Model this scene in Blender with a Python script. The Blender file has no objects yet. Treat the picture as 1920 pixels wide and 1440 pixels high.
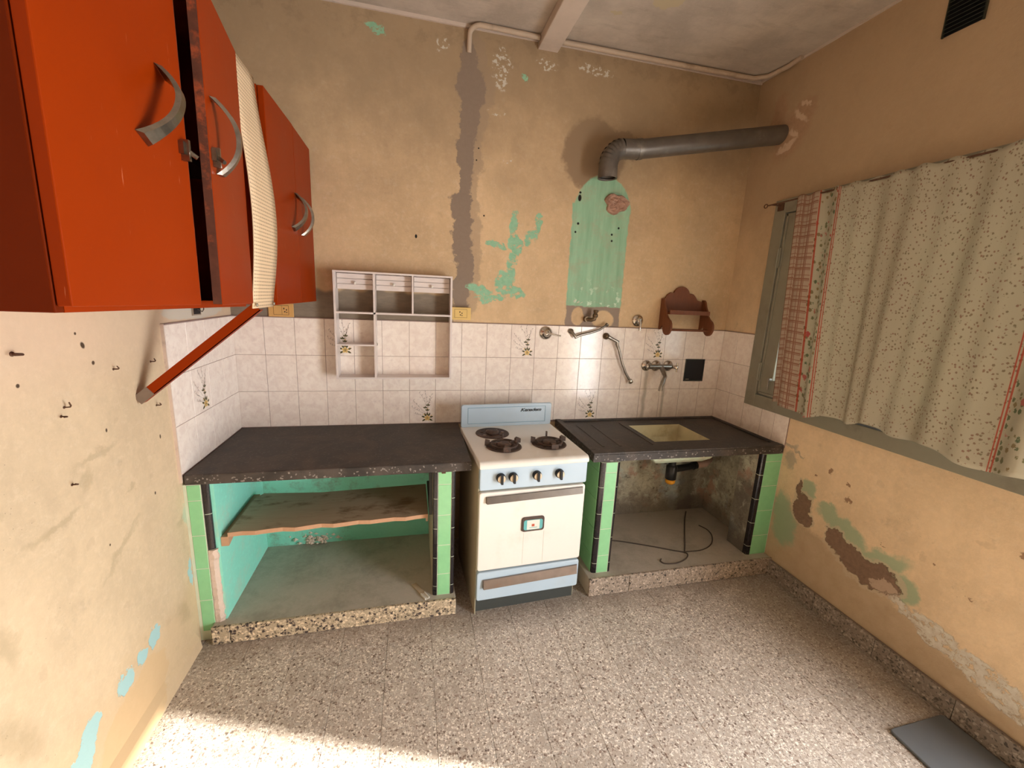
import bpy, math, random
from mathutils import Vector, Matrix
random.seed(7)
S = bpy.context.scene
COL = S.collection
# ------------------------------------------------------------------ camera
cam_d = bpy.data.cameras.new('camera'); cam = bpy.data.objects.new('camera', cam_d); COL.objects.link(cam)
S.camera = cam
yw, pt, rl = [math.radians(a) for a in (13.674, -11.75, 2.6568)]
F = Vector((math.sin(yw)*math.cos(pt), math.cos(yw)*math.cos(pt), math.sin(pt)))
R0 = Vector((math.cos(yw), -math.sin(yw), 0)); U0 = R0.cross(F)
RR = math.cos(rl)*R0 + math.sin(rl)*U0; UU = -math.sin(rl)*R0 + math.cos(rl)*U0
M = Matrix.Identity(4)
for i in range(3): M[i][0], M[i][1], M[i][2] = RR[i], UU[i], -F[i]
M.translation = Vector((0.908, -2.4574, 1.5446)); cam.matrix_world = M
cam_d.sensor_width = 36; cam_d.lens = 785.8/1920*36; cam_d.clip_start = 0.02
# ------------------------------------------------------------------ light
w = bpy.data.worlds.new('world'); S.world = w; w.use_nodes = True
bg = w.node_tree.nodes['Background']; bg.inputs[0].default_value = (0.80, 0.90, 1.0, 1); bg.inputs[1].default_value = 2.0
sd = bpy.data.lights.new('sun', 'SUN'); so = bpy.data.objects.new('sun', sd); COL.objects.link(so)
sd.energy = 21; sd.angle = math.radians(1.3); sd.color = (1.0, 0.93, 0.82)
so.rotation_euler = Vector((-0.94, 0.34, -0.605)).to_track_quat('-Z', 'Y').to_euler(); so.location = (6, -4, 4)
def area(name, loc, d, sx, sy, e, col):
    a = bpy.data.lights.new(name, 'AREA'); a.shape = 'RECTANGLE'; a.size = sx; a.size_y = sy; a.energy = e; a.color = col
    o = bpy.data.objects.new(name, a); COL.objects.link(o); o.location = loc
    o.rotation_euler = Vector(d).to_track_quat('-Z', 'Y').to_euler(); return o
area('daylight_door', (3.30, -2.62, 0.85), (-1, 0.14, -0.12), 1.15, 1.65, 165, (0.96, 0.98, 1.0))
area('daylight_window', (3.33, -1.02, 1.56), (-1, 0, 0), 1.4, 1.15, 12, (1.0, 0.97, 0.9))
S.view_settings.view_transform = 'Standard'; S.view_settings.look = 'None'
S.view_settings.gamma = 1; S.view_settings.use_curve_mapping = False; S.view_settings.exposure = -0.25
# ------------------------------------------------------------------ mesh builder
class MB:
    def __init__(s): s.v = []; s.f = []; s.m = []; s.sm = []
    def add(s, vs, fs, mi=0, sm=False):
        b = len(s.v); s.v += [tuple(v) for v in vs]
        for f in fs: s.f.append([b+i for i in f]); s.m.append(mi); s.sm.append(sm)
        return s
    def box(s, x0, x1, y0, y1, z0, z1, mi=0):
        v = [(x, y, z) for z in (z0, z1) for y in (y0, y1) for x in (x0, x1)]
        return s.add(v, [(0,2,3,1),(4,5,7,6),(0,1,5,4),(2,6,7,3),(0,4,6,2),(1,3,7,5)], mi)
    def tile(s, c, u, v, n, w, h, t, b=0.0012, mi=0):
        """pillow-edged tile: corner c, axes u v, outward normal n"""
        c, u, v, n = map(Vector, (c, u, v, n))
        P = [c, c+u*w, c+u*w+v*h, c+v*h]
        Q = [p+n*(t-b) for p in P]
        T = [c+u*b+v*b+n*t, c+u*(w-b)+v*b+n*t, c+u*(w-b)+v*(h-b)+n*t, c+u*b+v*(h-b)+n*t]
        fs = [(8,9,10,11)]
        for i in range(4):
            j = (i+1) % 4; fs += [(i, j, 4+j, 4+i), (4+i, 4+j, 8+j, 8+i)]
        if u.cross(v).dot(n) < 0: fs = [tuple(reversed(f)) for f in fs]
        return s.add(P+Q+T, fs, mi)
    def tube(s, path, r, n=14, mi=0, caps=True, hollow=False):
        path = [Vector(p) for p in path]; rings = []
        rs = r if isinstance(r, (list, tuple)) else [r]*len(path)
        t0 = (path[1]-path[0]).normalized()
        up = Vector((0, 0, 1)) if abs(t0.z) < 0.9 else Vector((1, 0, 0))
        a = t0.cross(up).normalized()
        vs = []
        for i, p in enumerate(path):
            if i == 0: t = t0
            elif i == len(path)-1: t = (path[i]-path[i-1]).normalized()
            else: t = ((path[i+1]-path[i]).normalized()+(path[i]-path[i-1]).normalized()).normalized()
            a = (a - t*a.dot(t)).normalized(); b = t.cross(a)
            vs += [p + (a*math.cos(k*2*math.pi/n)+b*math.sin(k*2*math.pi/n))*rs[i] for k in range(n)]
        fs = []
        for i in range(len(path)-1):
            for k in range(n):
                l = (k+1) % n; fs.append((i*n+k, i*n+l, (i+1)*n+l, (i+1)*n+k))
        s.add(vs, fs, mi, True)
        if caps:
            m = len(path)-1
            s.add(vs[:n], [tuple(reversed(range(n)))], mi); s.add(vs[m*n:], [tuple(range(n))], mi)
        return s
    def lathe(s, o, ax, prof, n=24, mi=0, sm=True):
        """prof: list of (radius, distance along ax)"""
        o = Vector(o); ax = Vector(ax).normalized()
        a = ax.cross(Vector((0.13, 0.31, 0.94)) if abs(ax.z) < 0.8 else Vector((1, 0, 0))).normalized(); b = ax.cross(a)
        vs = []
        for r, d in prof: vs += [o+ax*d+(a*math.cos(k*2*math.pi/n)+b*math.sin(k*2*math.pi/n))*r for k in range(n)]
        fs = [(i*n+k, i*n+(k+1) % n, (i+1)*n+(k+1) % n, (i+1)*n+k) for i in range(len(prof)-1) for k in range(n)]
        return s.add(vs, fs, mi, sm)
    def prism(s, poly, ax, lo, hi, mi=0):
        """poly of 2D points extruded along axis ax ('x','y','z')"""
        def P(a, b, c): return {'x': (c, a, b), 'y': (a, c, b), 'z': (a, b, c)}[ax]
        n = len(poly); v = [P(a, b, lo) for a, b in poly]+[P(a, b, hi) for a, b in poly]
        return s.add(v, [tuple(reversed(range(n))), tuple(range(n, 2*n))]+[(i, (i+1) % n, n+(i+1) % n, n+i) for i in range(n)], mi)
    def build(s, name, mats, parent=None, local=False, bevel=0, origin=None):
        me = bpy.data.meshes.new(name)
        if origin is not None: off = Vector(origin)
        elif local: off = Vector((0, 0, 0))
        elif parent is not None: off = WO[parent.name]
        else:
            xs, ys, zs = zip(*s.v); off = Vector(((min(xs)+max(xs))/2, (min(ys)+max(ys))/2, min(zs)))
        me.from_pydata([tuple(Vector(v)-off) for v in s.v], [], s.f)
        for m in (mats if isinstance(mats, list) else [mats]): me.materials.append(m)
        me.polygons.foreach_set('material_index', s.m); me.polygons.foreach_set('use_smooth', s.sm)
        import bmesh
        bm = bmesh.new(); bm.from_mesh(me); bmesh.ops.recalc_face_normals(bm, faces=bm.faces); bm.to_mesh(me); bm.free()
        o = bpy.data.objects.new(name, me); COL.objects.link(o)
        if parent is not None: o.parent = parent; WO[o.name] = Vector((0, 0, 0)) if local else WO[parent.name]
        else: o.location = off; WO[o.name] = off
        if origin is not None and parent is not None: o.location = off - WO[parent.name]; WO[o.name] = off
        if bevel:
            b = o.modifiers.new('bevel', 'BEVEL'); b.width = bevel; b.segments = 2; b.limit_method = 'ANGLE'; b.angle_limit = math.radians(40)
        return o
WO = {}
def thing(name, loc, label, cat, group=None, rot=None):
    o = bpy.data.objects.new(name, None); COL.objects.link(o); o.location = loc; o.empty_display_size = 0.05
    if rot: o.rotation_euler = rot
    WO[o.name] = Vector(loc); return tag(o, label, cat, group)
def tag(o, label, cat=None, group=None):
    o['label'] = label
    if cat: o['category'] = cat
    if group: o['group'] = group
    return o
def struct(o, label=None):
    o['kind'] = 'structure'
    if label: o['label'] = label
    return o
# ------------------------------------------------------------------ node helper
class NT:
    def __init__(s, name):
        s.mat = bpy.data.materials.new(name); s.mat.use_nodes = True; s.t = s.mat.node_tree
        s.bsdf = s.t.nodes['Principled BSDF']; s.out = s.t.nodes['Material Output']
    def n(s, ty, **kw):
        x = s.t.nodes.new(ty)
        for k, v in kw.items(): setattr(x, k, v)
        return x
    def put(s, sock, v):
        if v is None: return
        if hasattr(v, 'is_linked') or hasattr(v, 'links'): s.t.links.new(v, sock)
        else:
            if isinstance(v, (tuple, list)) and len(v) == 3 and sock.type == 'RGBA': v = (*v, 1)
            sock.default_value = v
    def m(s, op, a, b=0, c=0, clamp=False):
        x = s.n('ShaderNodeMath', operation=op, use_clamp=clamp); s.put(x.inputs[0], a); s.put(x.inputs[1], b)
        if op in ('MULTIPLY_ADD', 'SMOOTH_MIN', 'COMPARE'): s.put(x.inputs[2], c)
        return x.outputs[0]
    def vm(s, op, a, b=(0, 0, 0)):
        x = s.n('ShaderNodeVectorMath', operation=op); s.put(x.inputs[0], a); s.put(x.inputs[1], b)
        return x.outputs['Value'] if op in ('LENGTH', 'DISTANCE', 'DOT_PRODUCT') else x.outputs[0]
    def mix(s, f, a, b, mode='MIX'):
        x = s.n('ShaderNodeMix', data_type='RGBA', blend_type=mode); s.put(x.inputs[0], f); s.put(x.inputs[6], a); s.put(x.inputs[7], b); return x.outputs[2]
    def noise(s, v, sc, det=4, rough=0.55, dist=0, col=False):
        x = s.n('ShaderNodeTexNoise'); s.put(x.inputs['Vector'], v); x.inputs['Scale'].default_value = sc; x.inputs['Detail'].default_value = det
        x.inputs['Roughness'].default_value = rough; x.inputs['Distortion'].default_value = dist; return x.outputs[1 if col else 0]
    def vor(s, v, sc, feat='F1', out='Color'):
        x = s.n('ShaderNodeTexVoronoi', feature=feat); s.put(x.inputs['Vector'], v); x.inputs['Scale'].default_value = sc; return x.outputs[out]
    def step(s, v, a, b, lo=0., hi=1.):
        x = s.n('ShaderNodeMapRange', interpolation_type='SMOOTHSTEP'); s.put(x.inputs[0], v)
        for i, q in enumerate((a, b, lo, hi)): s.put(x.inputs[i+1], q)
        return x.outputs[0]
    def pos(s): return s.n('ShaderNodeNewGeometry').outputs['Position']
    def obj(s): return s.n('ShaderNodeTexCoord').outputs['Object']
    def rnd(s): return s.n('ShaderNodeObjectInfo').outputs['Random']
    def sep(s, v): x = s.n('ShaderNodeSeparateXYZ'); s.put(x.inputs[0], v); return x.outputs
    def comb(s, a, b, c=0): x = s.n('ShaderNodeCombineXYZ'); s.put(x.inputs[0], a); s.put(x.inputs[1], b); s.put(x.inputs[2], c); return x.outputs[0]
    def bump(s, h, st=0.3, d=0.005):
        x = s.n('ShaderNodeBump'); s.put(x.inputs['Height'], h); x.inputs['Strength'].default_value = st; x.inputs['Distance'].default_value = d
        s.t.links.new(x.outputs[0], s.bsdf.inputs['Normal'])
    def blob(s, v, ca, cb, ra, rb, rot=0):
        x = s.n('ShaderNodeMapping', vector_type='TEXTURE'); s.put(x.inputs[0], v)
        x.inputs['Location'].default_value = (ca, cb, 0); x.inputs['Rotation'].default_value = (0, 0, math.radians(rot)); x.inputs['Scale'].default_value = (ra, rb, 1)
        return s.vm('LENGTH', x.outputs[0])
    def blobs(s, v, L, soft=0.12):
        d = None
        for b in L:
            e = s.blob(v, *b); d = e if d is None else s.m('MINIMUM', d, e)
        return s.step(d, 1+soft, 1-soft)
    def fin(s, col, rough=0.6, spec=0.4, metal=0):
        s.put(s.bsdf.inputs['Base Color'], col); s.put(s.bsdf.inputs['Roughness'], rough); s.bsdf.inputs['Specular IOR Level'].default_value = spec
        s.put(s.bsdf.inputs['Metallic'], metal); return s.mat
def simple(name, col, rough=0.5, metal=0, var=0.12, sc=25, spec=0.4, dirt=None, damt=0.3, bump=0.0):
    t = NT(name); p = t.obj(); n = t.noise(p, sc, 4)
    c = t.mix(n, tuple(x*(1-var) for x in col), tuple(min(1, x*(1+var)) for x in col))
    if dirt: c = t.mix(t.m('MULTIPLY', t.step(t.noise(p, sc*0.4, 6, 0.7), 0.5, 0.7), damt), c, dirt)
    if bump: t.bump(n, bump, 0.002)
    return t.fin(c, t.m('ADD', rough-0.05, t.m('MULTIPLY', n, 0.1)), spec, metal)
# ---- wall materials
PAINT = (0.68, 0.485, 0.285); GREEN = (0.27, 0.50, 0.30); CEM = (0.235, 0.175, 0.13)
def wall_base(t, a, b, paint, dark=0.8):
    v3 = t.comb(a, b, 0)
    warp = t.vm('SUBTRACT', t.noise(v3, 16, 5, 0.65, col=True), (0.5, 0.5, 0.5))
    big = t.noise(v3, 1.7, 4, 0.6)
    c = t.mix(t.step(big, 0.3, 0.75), paint, tuple(x*dark for x in paint))
    fine = t.noise(v3, 45, 5, 0.7)
    c = t.mix(t.step(fine, 0.35, 0.8, 0, 0.28), c, tuple(min(1, x*1.25) for x in paint))
    c = t.mix(t.step(t.noise(t.comb(t.m('MULTIPLY', a, 1.0), t.m('MULTIPLY', b, .6), 0), 5, 7, .8), .42, .62, 0, .30), c, tuple(x*.66 for x in paint))
    c = t.mix(t.step(t.noise(v3, 24, 6, .8), .50, .66, 0, .22), c, (0.80, 0.66, 0.48))
    c = t.mix(t.step(t.noise(v3, 13, 3, .5), .66, .70, 0, .18), c, (0.36, 0.25, 0.16))
    sm = t.noise(v3, 7, 6, 0.75)
    c = t.mix(t.step(sm, 0.58, 0.8, 0, 0.35), c, (0.26, 0.2, 0.15))
    sp = t.vor(v3, 55, out='Distance'); spn = t.noise(v3, 3.3, 2)
    c = t.mix(t.m('MULTIPLY', t.step(sp, 0.09, 0.05), t.step(spn, 0.56, 0.62, 0, 0.6)), c, (0.2, 0.16, 0.12))
    vs = t.vm('ADD', v3, t.vm('MULTIPLY', warp, (0.10, 0.10, 0)))
    vsm = t.vm('ADD', v3, t.vm('MULTIPLY', warp, (0.03, 0.03, 0)))
    return v3, vs, vsm, c, fine
def mat_wall_back():
    t = NT('wall_back_paint'); x, y, z = t.sep(t.pos())
    v3, vs, vsm, c, fine = wall_base(t, x, z, PAINT)
    # pinkish undertone low, flue elbow's cast shadow painted on the wall
    c = t.mix(t.blobs(vs, [(1.93, 2.36, .19, .19), (2.05, 2.43, .17, .08)], .10), c, (0.30, 0.20, 0.12))
    # band of grey cement above the tiles
    hill = t.m('ADD', 1.47, t.m('MULTIPLY', t.noise(t.comb(x, 0, 0), 5, 2), 0.14))
    cb = t.m('MULTIPLY', t.step(t.m('SUBTRACT', z, hill), 0.015, -0.01), t.step(x, 1.15, 1.12))
    cemc = t.mix(t.noise(t.comb(t.m('MULTIPLY', x, .3), z, 0), 40, 5, .7), (0.15, 0.115, 0.085), (0.33, 0.27, 0.2))
    c = t.mix(cb, c, cemc)
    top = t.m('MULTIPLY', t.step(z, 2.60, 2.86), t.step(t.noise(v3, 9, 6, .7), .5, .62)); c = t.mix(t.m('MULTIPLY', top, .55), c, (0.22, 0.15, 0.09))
    c = t.mix(t.step(t.m('ADD', z, t.m('MULTIPLY', t.noise(v3, 2.6, 5, .65), 1.1)), 2.35, 3.35, 0, .75), c, (0.30, 0.215, 0.13))  # painted light falloff: wall darkens with height, besides the real mould mottling
    # cement streak filling a chased pipe
    st = [(1.20, 2.72, .045, .12, 0), (1.215, 2.6, .075, .12, 0), (1.185, 2.45, .032, .2, 0), (1.215, 2.45, .05, .1, 0), (1.19, 2.28, .05, .12, 6), (1.19, 2.1, .035, .2, 0), (1.165, 2.02, .06, .07, 0),
          (1.18, 1.85, .055, .16, 0), (1.20, 1.7, .05, .16, 0), (1.18, 1.55, .05, .12, 0), (1.19, 1.92, .05, .1, 0)]
    sk = t.blobs(vs, st, .10)
    c = t.mix(t.m('MULTIPLY', t.blobs(vs, [(a+.025, b, r*1.35, q*1.1, o) for a, b, r, q, o in st], .12), .55), c, (0.34, 0.25, 0.17))
    c = t.mix(sk, c, t.mix(fine, CEM, (0.30, 0.225, 0.165)))
    # green undercoat where the heater hung
    gx = t.m('ABSOLUTE', t.m('SUBTRACT', t.sep(vsm)[0], 2.003)); gz = t.sep(vsm)[1]
    rect = t.m('MAXIMUM', t.m('SUBTRACT', gx, .182), t.m('SUBTRACT', t.m('ABSOLUTE', t.m('SUBTRACT', gz, 1.80)), .295))
    rect = t.step(rect, .004, -.004)
    arch = t.blobs(vsm, [(2.01, 2.06, .18, .20)], .03)
    gm = t.m('MAXIMUM', rect, arch)
    stv = t.noise(t.comb(t.m('MULTIPLY', x, 9), z, 0), 3.2, 5, .6)
    gc = t.mix(stv, (0.15, 0.36, 0.21), (0.46, 0.68, 0.47))
    gc = t.mix(t.step(t.noise(v3, 10, 6, .75), .45, .68, 0, .6), gc, (0.38, 0.40, 0.27))
    gc = t.mix(t.m('MULTIPLY', t.step(z, 1.72, 1.5), t.step(t.noise(v3, 22, 4), .58, .64)), gc, (0.62, 0.76, 0.6))
    c = t.mix(gm, c, gc)
    gr = t.m('MAXIMUM', t.m('SUBTRACT', gx, .18), t.m('SUBTRACT', t.m('ABSOLUTE', t.m('SUBTRACT', gz, 1.445)), .062))
    c = t.mix(t.m('MULTIPLY', t.step(gr, .004, -.004), t.m('SUBTRACT', 1, t.blobs(vsm, [(1.90, 1.445, .04, .055), (2.07, 1.43, .075, .055)], .1))), c, (0.30, 0.23, 0.18))
    spots = [(1.475, 1.94, .022, .075, 0), (1.62, 1.96, .02, .06, 0), (1.575, 1.88, .055, .03, 40), (1.49, 1.84, .035, .06, 20), (1.38, 1.83, .06, .018, -10), (1.47, 1.73, .03, .07, 0),
             (1.43, 1.62, .055, .07, 0), (1.29, 1.58, .075, .028, -12), (1.35, 1.53, .09, .02, 0), (1.50, 1.57, .06, .03, 0), (.735, 2.80, .05, .022, -20), (1.50, 2.70, .02, .02, 0)]
    gg = t.m('MULTIPLY', t.blobs(vs, spots, .12), t.step(t.noise(v3, 26, 6, .7), .40, .47))
    c = t.mix(gg, c, t.mix(t.noise(v3, 30, 5, .7), (0.14, 0.38, 0.22), (0.42, 0.66, 0.46)))
    wl = t.m('MULTIPLY', t.blobs(vs, [(1.37, 2.72, .05, .10, 0), (1.06, 2.78, .035, .03, 0), (1.9, 2.79, .10, .03, 0), (1.62, 2.77, .06, .025, 0), (1.36, 2.5, .05, .012, 0), (1.42, 2.27, .03, .012, 20), (1.9, 1.53, .06, .01, 0)], .15), t.step(t.noise(v3, 45, 4), .52, .56))
    c = t.mix(wl, c, (0.60, 0.56, 0.47))
    hol = t.blobs(v3, [(1.86, 2.125, .010, .018, 0), (1.861, 2.155, .007, .006, 0), (1.861, 1.984, .007, .007, 0), (1.848, 1.936, .006, .006, 0), (2.082, 1.938, .006, .006, 0), (2.085, 1.902, .006, .006, 0), (2.123, 1.978, .006, .006, 0),
                       (.93, 1.843, .006, .01, 0), (1.26, 2.32, .004, .004, 0), (1.25, 2.26, .004, .004, 0), (1.3, 1.98, .004, .005, 0)], .15)
    c = t.mix(hol, c, (0.012, 0.012, 0.01))
    cav = t.m('MULTIPLY', t.step(z, .76, .75), 1.0)
    # cavity faces behind the counters are covered by linings
    h = t.m('ADD', t.m('MULTIPLY', fine, .35), t.m('SUBTRACT', t.m('MULTIPLY', sk, .4), t.m('ADD', t.m('MULTIPLY', gm, .5), t.m('MULTIPLY', gg, .5))))
    h = t.m('SUBTRACT', h, t.m('MULTIPLY', hol, 2)); t.bump(h, .5, .004)
    return t.fin(c, .75, .25)
def mat_wall_right():
    t = NT('wall_right_paint'); x, y, z = t.sep(t.pos())
    v3, vs, vsm, c, fine = wall_base(t, y, z, (0.80, 0.60, 0.375), .82)
    c = t.mix(t.step(t.m('ADD', z, t.m('MULTIPLY', t.noise(v3, 2.2, 5, .65), 1.1)), 1.75, 2.9, 0, .75), c, (0.36, 0.25, 0.155))  # dimmer light on the upper wall painted in, noise-edged towards the ceiling
    # peeling zone along the bottom
    edge = t.m('ADD', t.m('MULTIPLY', t.m('ADD', y, .8), .28), t.m('ADD', .44, t.m('MULTIPLY', t.m('SUBTRACT', t.noise(v3, 6, 5, .6), .5), .30)))
    low = t.step(t.m('SUBTRACT', z, edge), .02, -.03)
    lowc = t.mix(t.noise(v3, 14, 5, .65), (0.36, 0.25, 0.145), (0.56, 0.42, 0.28))
    c = t.mix(t.m('MULTIPLY', low, .8), c, lowc)
    c = t.mix(t.m('MULTIPLY', t.blobs(vs, [(-.70, .33, .07, .12, 0), (-.66, .42, .05, .1, 0), (-1.0, .5, .14, .05, 20), (-1.17, .43, .14, .05, -25), (-1.30, .38, .06, .06, 0), (-.80, .60, .04, .06, 0), (-.92, .56, .05, .03, 0)], .25), .75), c, (0.27, 0.40, 0.25))
    holes = [(-.775, .495, .05, .075, 15), (-.80, .44, .05, .04, 0), (-.97, .43, .04, .055, 20), (-1.06, .385, .11, .055, 18), (-1.17, .36, .12, .065, -4), (-.745, .585, .02, .05, 0)]
    hm = t.blobs(vs, holes, .05)
    c = t.mix(t.step(t.blobs(vs, [(a, b, r*1.25, q*1.25, o) for a, b, r, q, o in holes], .1), .2, .8, 0, .7), c, (0.56, 0.45, 0.31))
    c = t.mix(hm, c, t.mix(t.noise(v3, 60, 4), (0.15, 0.095, 0.062), (0.30, 0.19, 0.125)))
    c = t.mix(t.blobs(vs, [(-1.235, .335, .06, .035, -10)], .08), c, (0.48, 0.35, 0.25))
    fl = t.m('MULTIPLY', t.blobs(vs, [(-1.45, .27, .10, .05, 12), (-1.60, .235, .12, .055, 8), (-1.33, .30, .07, .03, 10), (-1.72, .20, .12, .05, 0)], .15), t.step(t.noise(v3, 30, 5, .7), .40, .5))
    c = t.mix(fl, c, t.mix(t.noise(v3, 40, 3), (0.50, 0.40, 0.29), (0.78, 0.76, 0.66)))
    c = t.mix(t.blobs(vs, [(-.90, .75, .014, .014, 0), (-.99, .72, .009, .009, 0), (-1.0, .655, .014, .014, 0), (-.82, .71, .007, .007, 0), (-1.37, .55, .006, .006, 0), (-1.2, .52, .004, .004, 0), (-1.5, .50, .005, .005, 0), (-1.62, .74, .02, .012, 0)], .2), c, (0.33, 0.2, 0.12))
    c = t.mix(t.m('MULTIPLY', t.blobs(vs, [(-.29, 2.50, .10, .13, 30), (-.36, 2.60, .07, .06, 20), (-.18, 2.62, .05, .12, 0)], .3), .8), c, t.mix(fine, (0.30, 0.18, 0.11), (0.55, 0.36, 0.23)))
    c = t.mix(t.m('MULTIPLY', t.blobs(vs, [(-.27, 2.45, .055, .02, -20), (-.33, 2.58, .06, .016, 40), (-.31, 2.50, .04, .012, 50), (-.36, 2.63, .04, .01, 30)], .3), .9), c, (0.66, 0.50, 0.36))
    # crack and grey smears by the counter end
    c = t.mix(t.m('MULTIPLY', t.blobs(vs, [(-.66, .72, .035, .05, 0), (-.70, .78, .03, .008, 20), (-.645, .80, .05, .014, 0)], .3), .6), c, (0.30, 0.27, 0.22))
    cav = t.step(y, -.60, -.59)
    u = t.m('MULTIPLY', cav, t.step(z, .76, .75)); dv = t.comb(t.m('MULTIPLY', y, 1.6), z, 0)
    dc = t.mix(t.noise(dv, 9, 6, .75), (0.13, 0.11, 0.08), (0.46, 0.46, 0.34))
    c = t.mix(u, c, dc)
    h = t.m('SUBTRACT', t.m('ADD', t.m('MULTIPLY', fine, .3), t.m('MULTIPLY', t.noise(v3, 18, 4), t.m('MULTIPLY', low, .9))), t.m('ADD', t.m('MULTIPLY', hm, 3.5), t.m('MULTIPLY', fl, .8)))
    t.bump(h, .6, .006)
    return t.fin(c, .75, .25)
def mat_wall_left():
    t = NT('wall_left_paint'); x, y, z = t.sep(t.pos())
    v3, vs, vsm, c, fine = wall_base(t, y, z, (0.66, 0.51, 0.335), .88)
    c = t.mix(t.m('MULTIPLY', t.step(z, 1.15, 1.4), .55), c, (0.70, 0.52, 0.37))
    edge = t.m('ADD', .27, t.m('ADD', t.m('MULTIPLY', t.m('ADD', y, .9), .05), t.m('MULTIPLY', t.m('SUBTRACT', t.noise(v3, 5, 4), .5), .25)))
    low = t.step(t.m('SUBTRACT', z, edge), .10, -.04)
    c = t.mix(t.m('MULTIPLY', low, .5), c, (0.60, 0.43, 0.25))
    c = t.mix(t.m('MULTIPLY', t.blobs(vs, [(-1.05, .11, .20, .12, 14)], .05), .6), c, (0.60, 0.41, 0.22))
    bl = t.blobs(vs, [(-.915, .285, .045, .035, 60), (-.985, .275, .025, .03, 0), (-1.075, .265, .045, .03, 40), (-1.25, .235, .07, .035, 50), (-1.30, .19, .05, .04, 0), (-.645, .36, .012, .06, 0)], .06)
    c = t.mix(bl, c, (0.36, 0.56, 0.56))
    c = t.mix(t.m('MULTIPLY', t.blobs(vs, [(-1.22, .90, .09, .012, 5), (-1.10, .975, .03, .02, 60), (-1.05, 1.03, .08, .012, 5), (-1.40, .70, .02, .06, 10), (-1.43, .47, .03, .10, 25), (-.72, .22, .03, .05, 30), (-1.0, .70, .10, .012, 30), (-1.39, 1.0, .03, .01, 0), (-.92, .86, .02, .01, 0), (-.66, .60, .03, .02, 0)], .6), .34), c, (0.30, 0.235, 0.13))
    c = t.mix(t.m('MULTIPLY', t.blobs(vs, [(-.62, .60, .03, .05, 20)], .3), .7), c, (0.42, 0.55, 0.40))
    c = t.mix(t.blobs(vsm, [(-.36, 1.425, .26, .035, 0)], .06), c, (0.62, 0.56, 0.46))
    ho = t.blobs(v3, [(-.727, .98, .004, .008, 0), (-1.0, 1.30, .006, .006, 0), (-.99, 1.09, .004, .006, 0), (-.80, .79, .004, .006, 0), (-1.05, .74, .003, .004, 0), (-1.03, 1.355, .007, .010, 30), (-1.25, 1.285, .005, .005, 0), (-1.05, 1.39, .004, .004, 0)], .3)
    c = t.mix(ho, c, (0.08, 0.05, 0.03))
    h = t.m('SUBTRACT', t.m('MULTIPLY', fine, .3), t.m('ADD', t.m('MULTIPLY', bl, .8), t.m('MULTIPLY', t.noise(v3, 14, 4), t.m('MULTIPLY', low, .6))))
    t.bump(h, .5, .004)
    return t.fin(c, .7, .25)
def mat_ceiling():
    t = NT('ceiling_paint'); x, y, z = t.sep(t.pos()); v = t.comb(x, y, 0)
    n = t.noise(v, 3.5, 6, .65)
    c = t.mix(t.step(n, .35, .7), (0.42, 0.36, 0.30), (0.58, 0.50, 0.42))
    c = t.mix(t.step(t.noise(t.comb(t.m('MULTIPLY', x, .5), t.m('MULTIPLY', y, 2), 0), 9, 5, .7), .5, .75, 0, .55), c, (0.33, 0.275, 0.22))
    f = t.noise(v, 60, 4, .7); c = t.mix(t.step(f, .45, .75, 0, .4), c, (0.52, 0.45, 0.37))
    vs = t.vm('ADD', v, t.vm('MULTIPLY', t.vm('SUBTRACT', t.noise(v, 14, 4, .6, col=True), (.5, .5, .5)), (.1, .1, 0)))
    c = t.mix(t.blobs(vs, [(2.04, -.45, .07, .05, 0), (1.86, -.30, .03, .02, 0), (2.1, -.6, .08, .1, 0)], .1), c, (0.50, 0.42, 0.28))
    t.bump(f, .3, .003); return t.fin(c, .8, .2)
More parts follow.
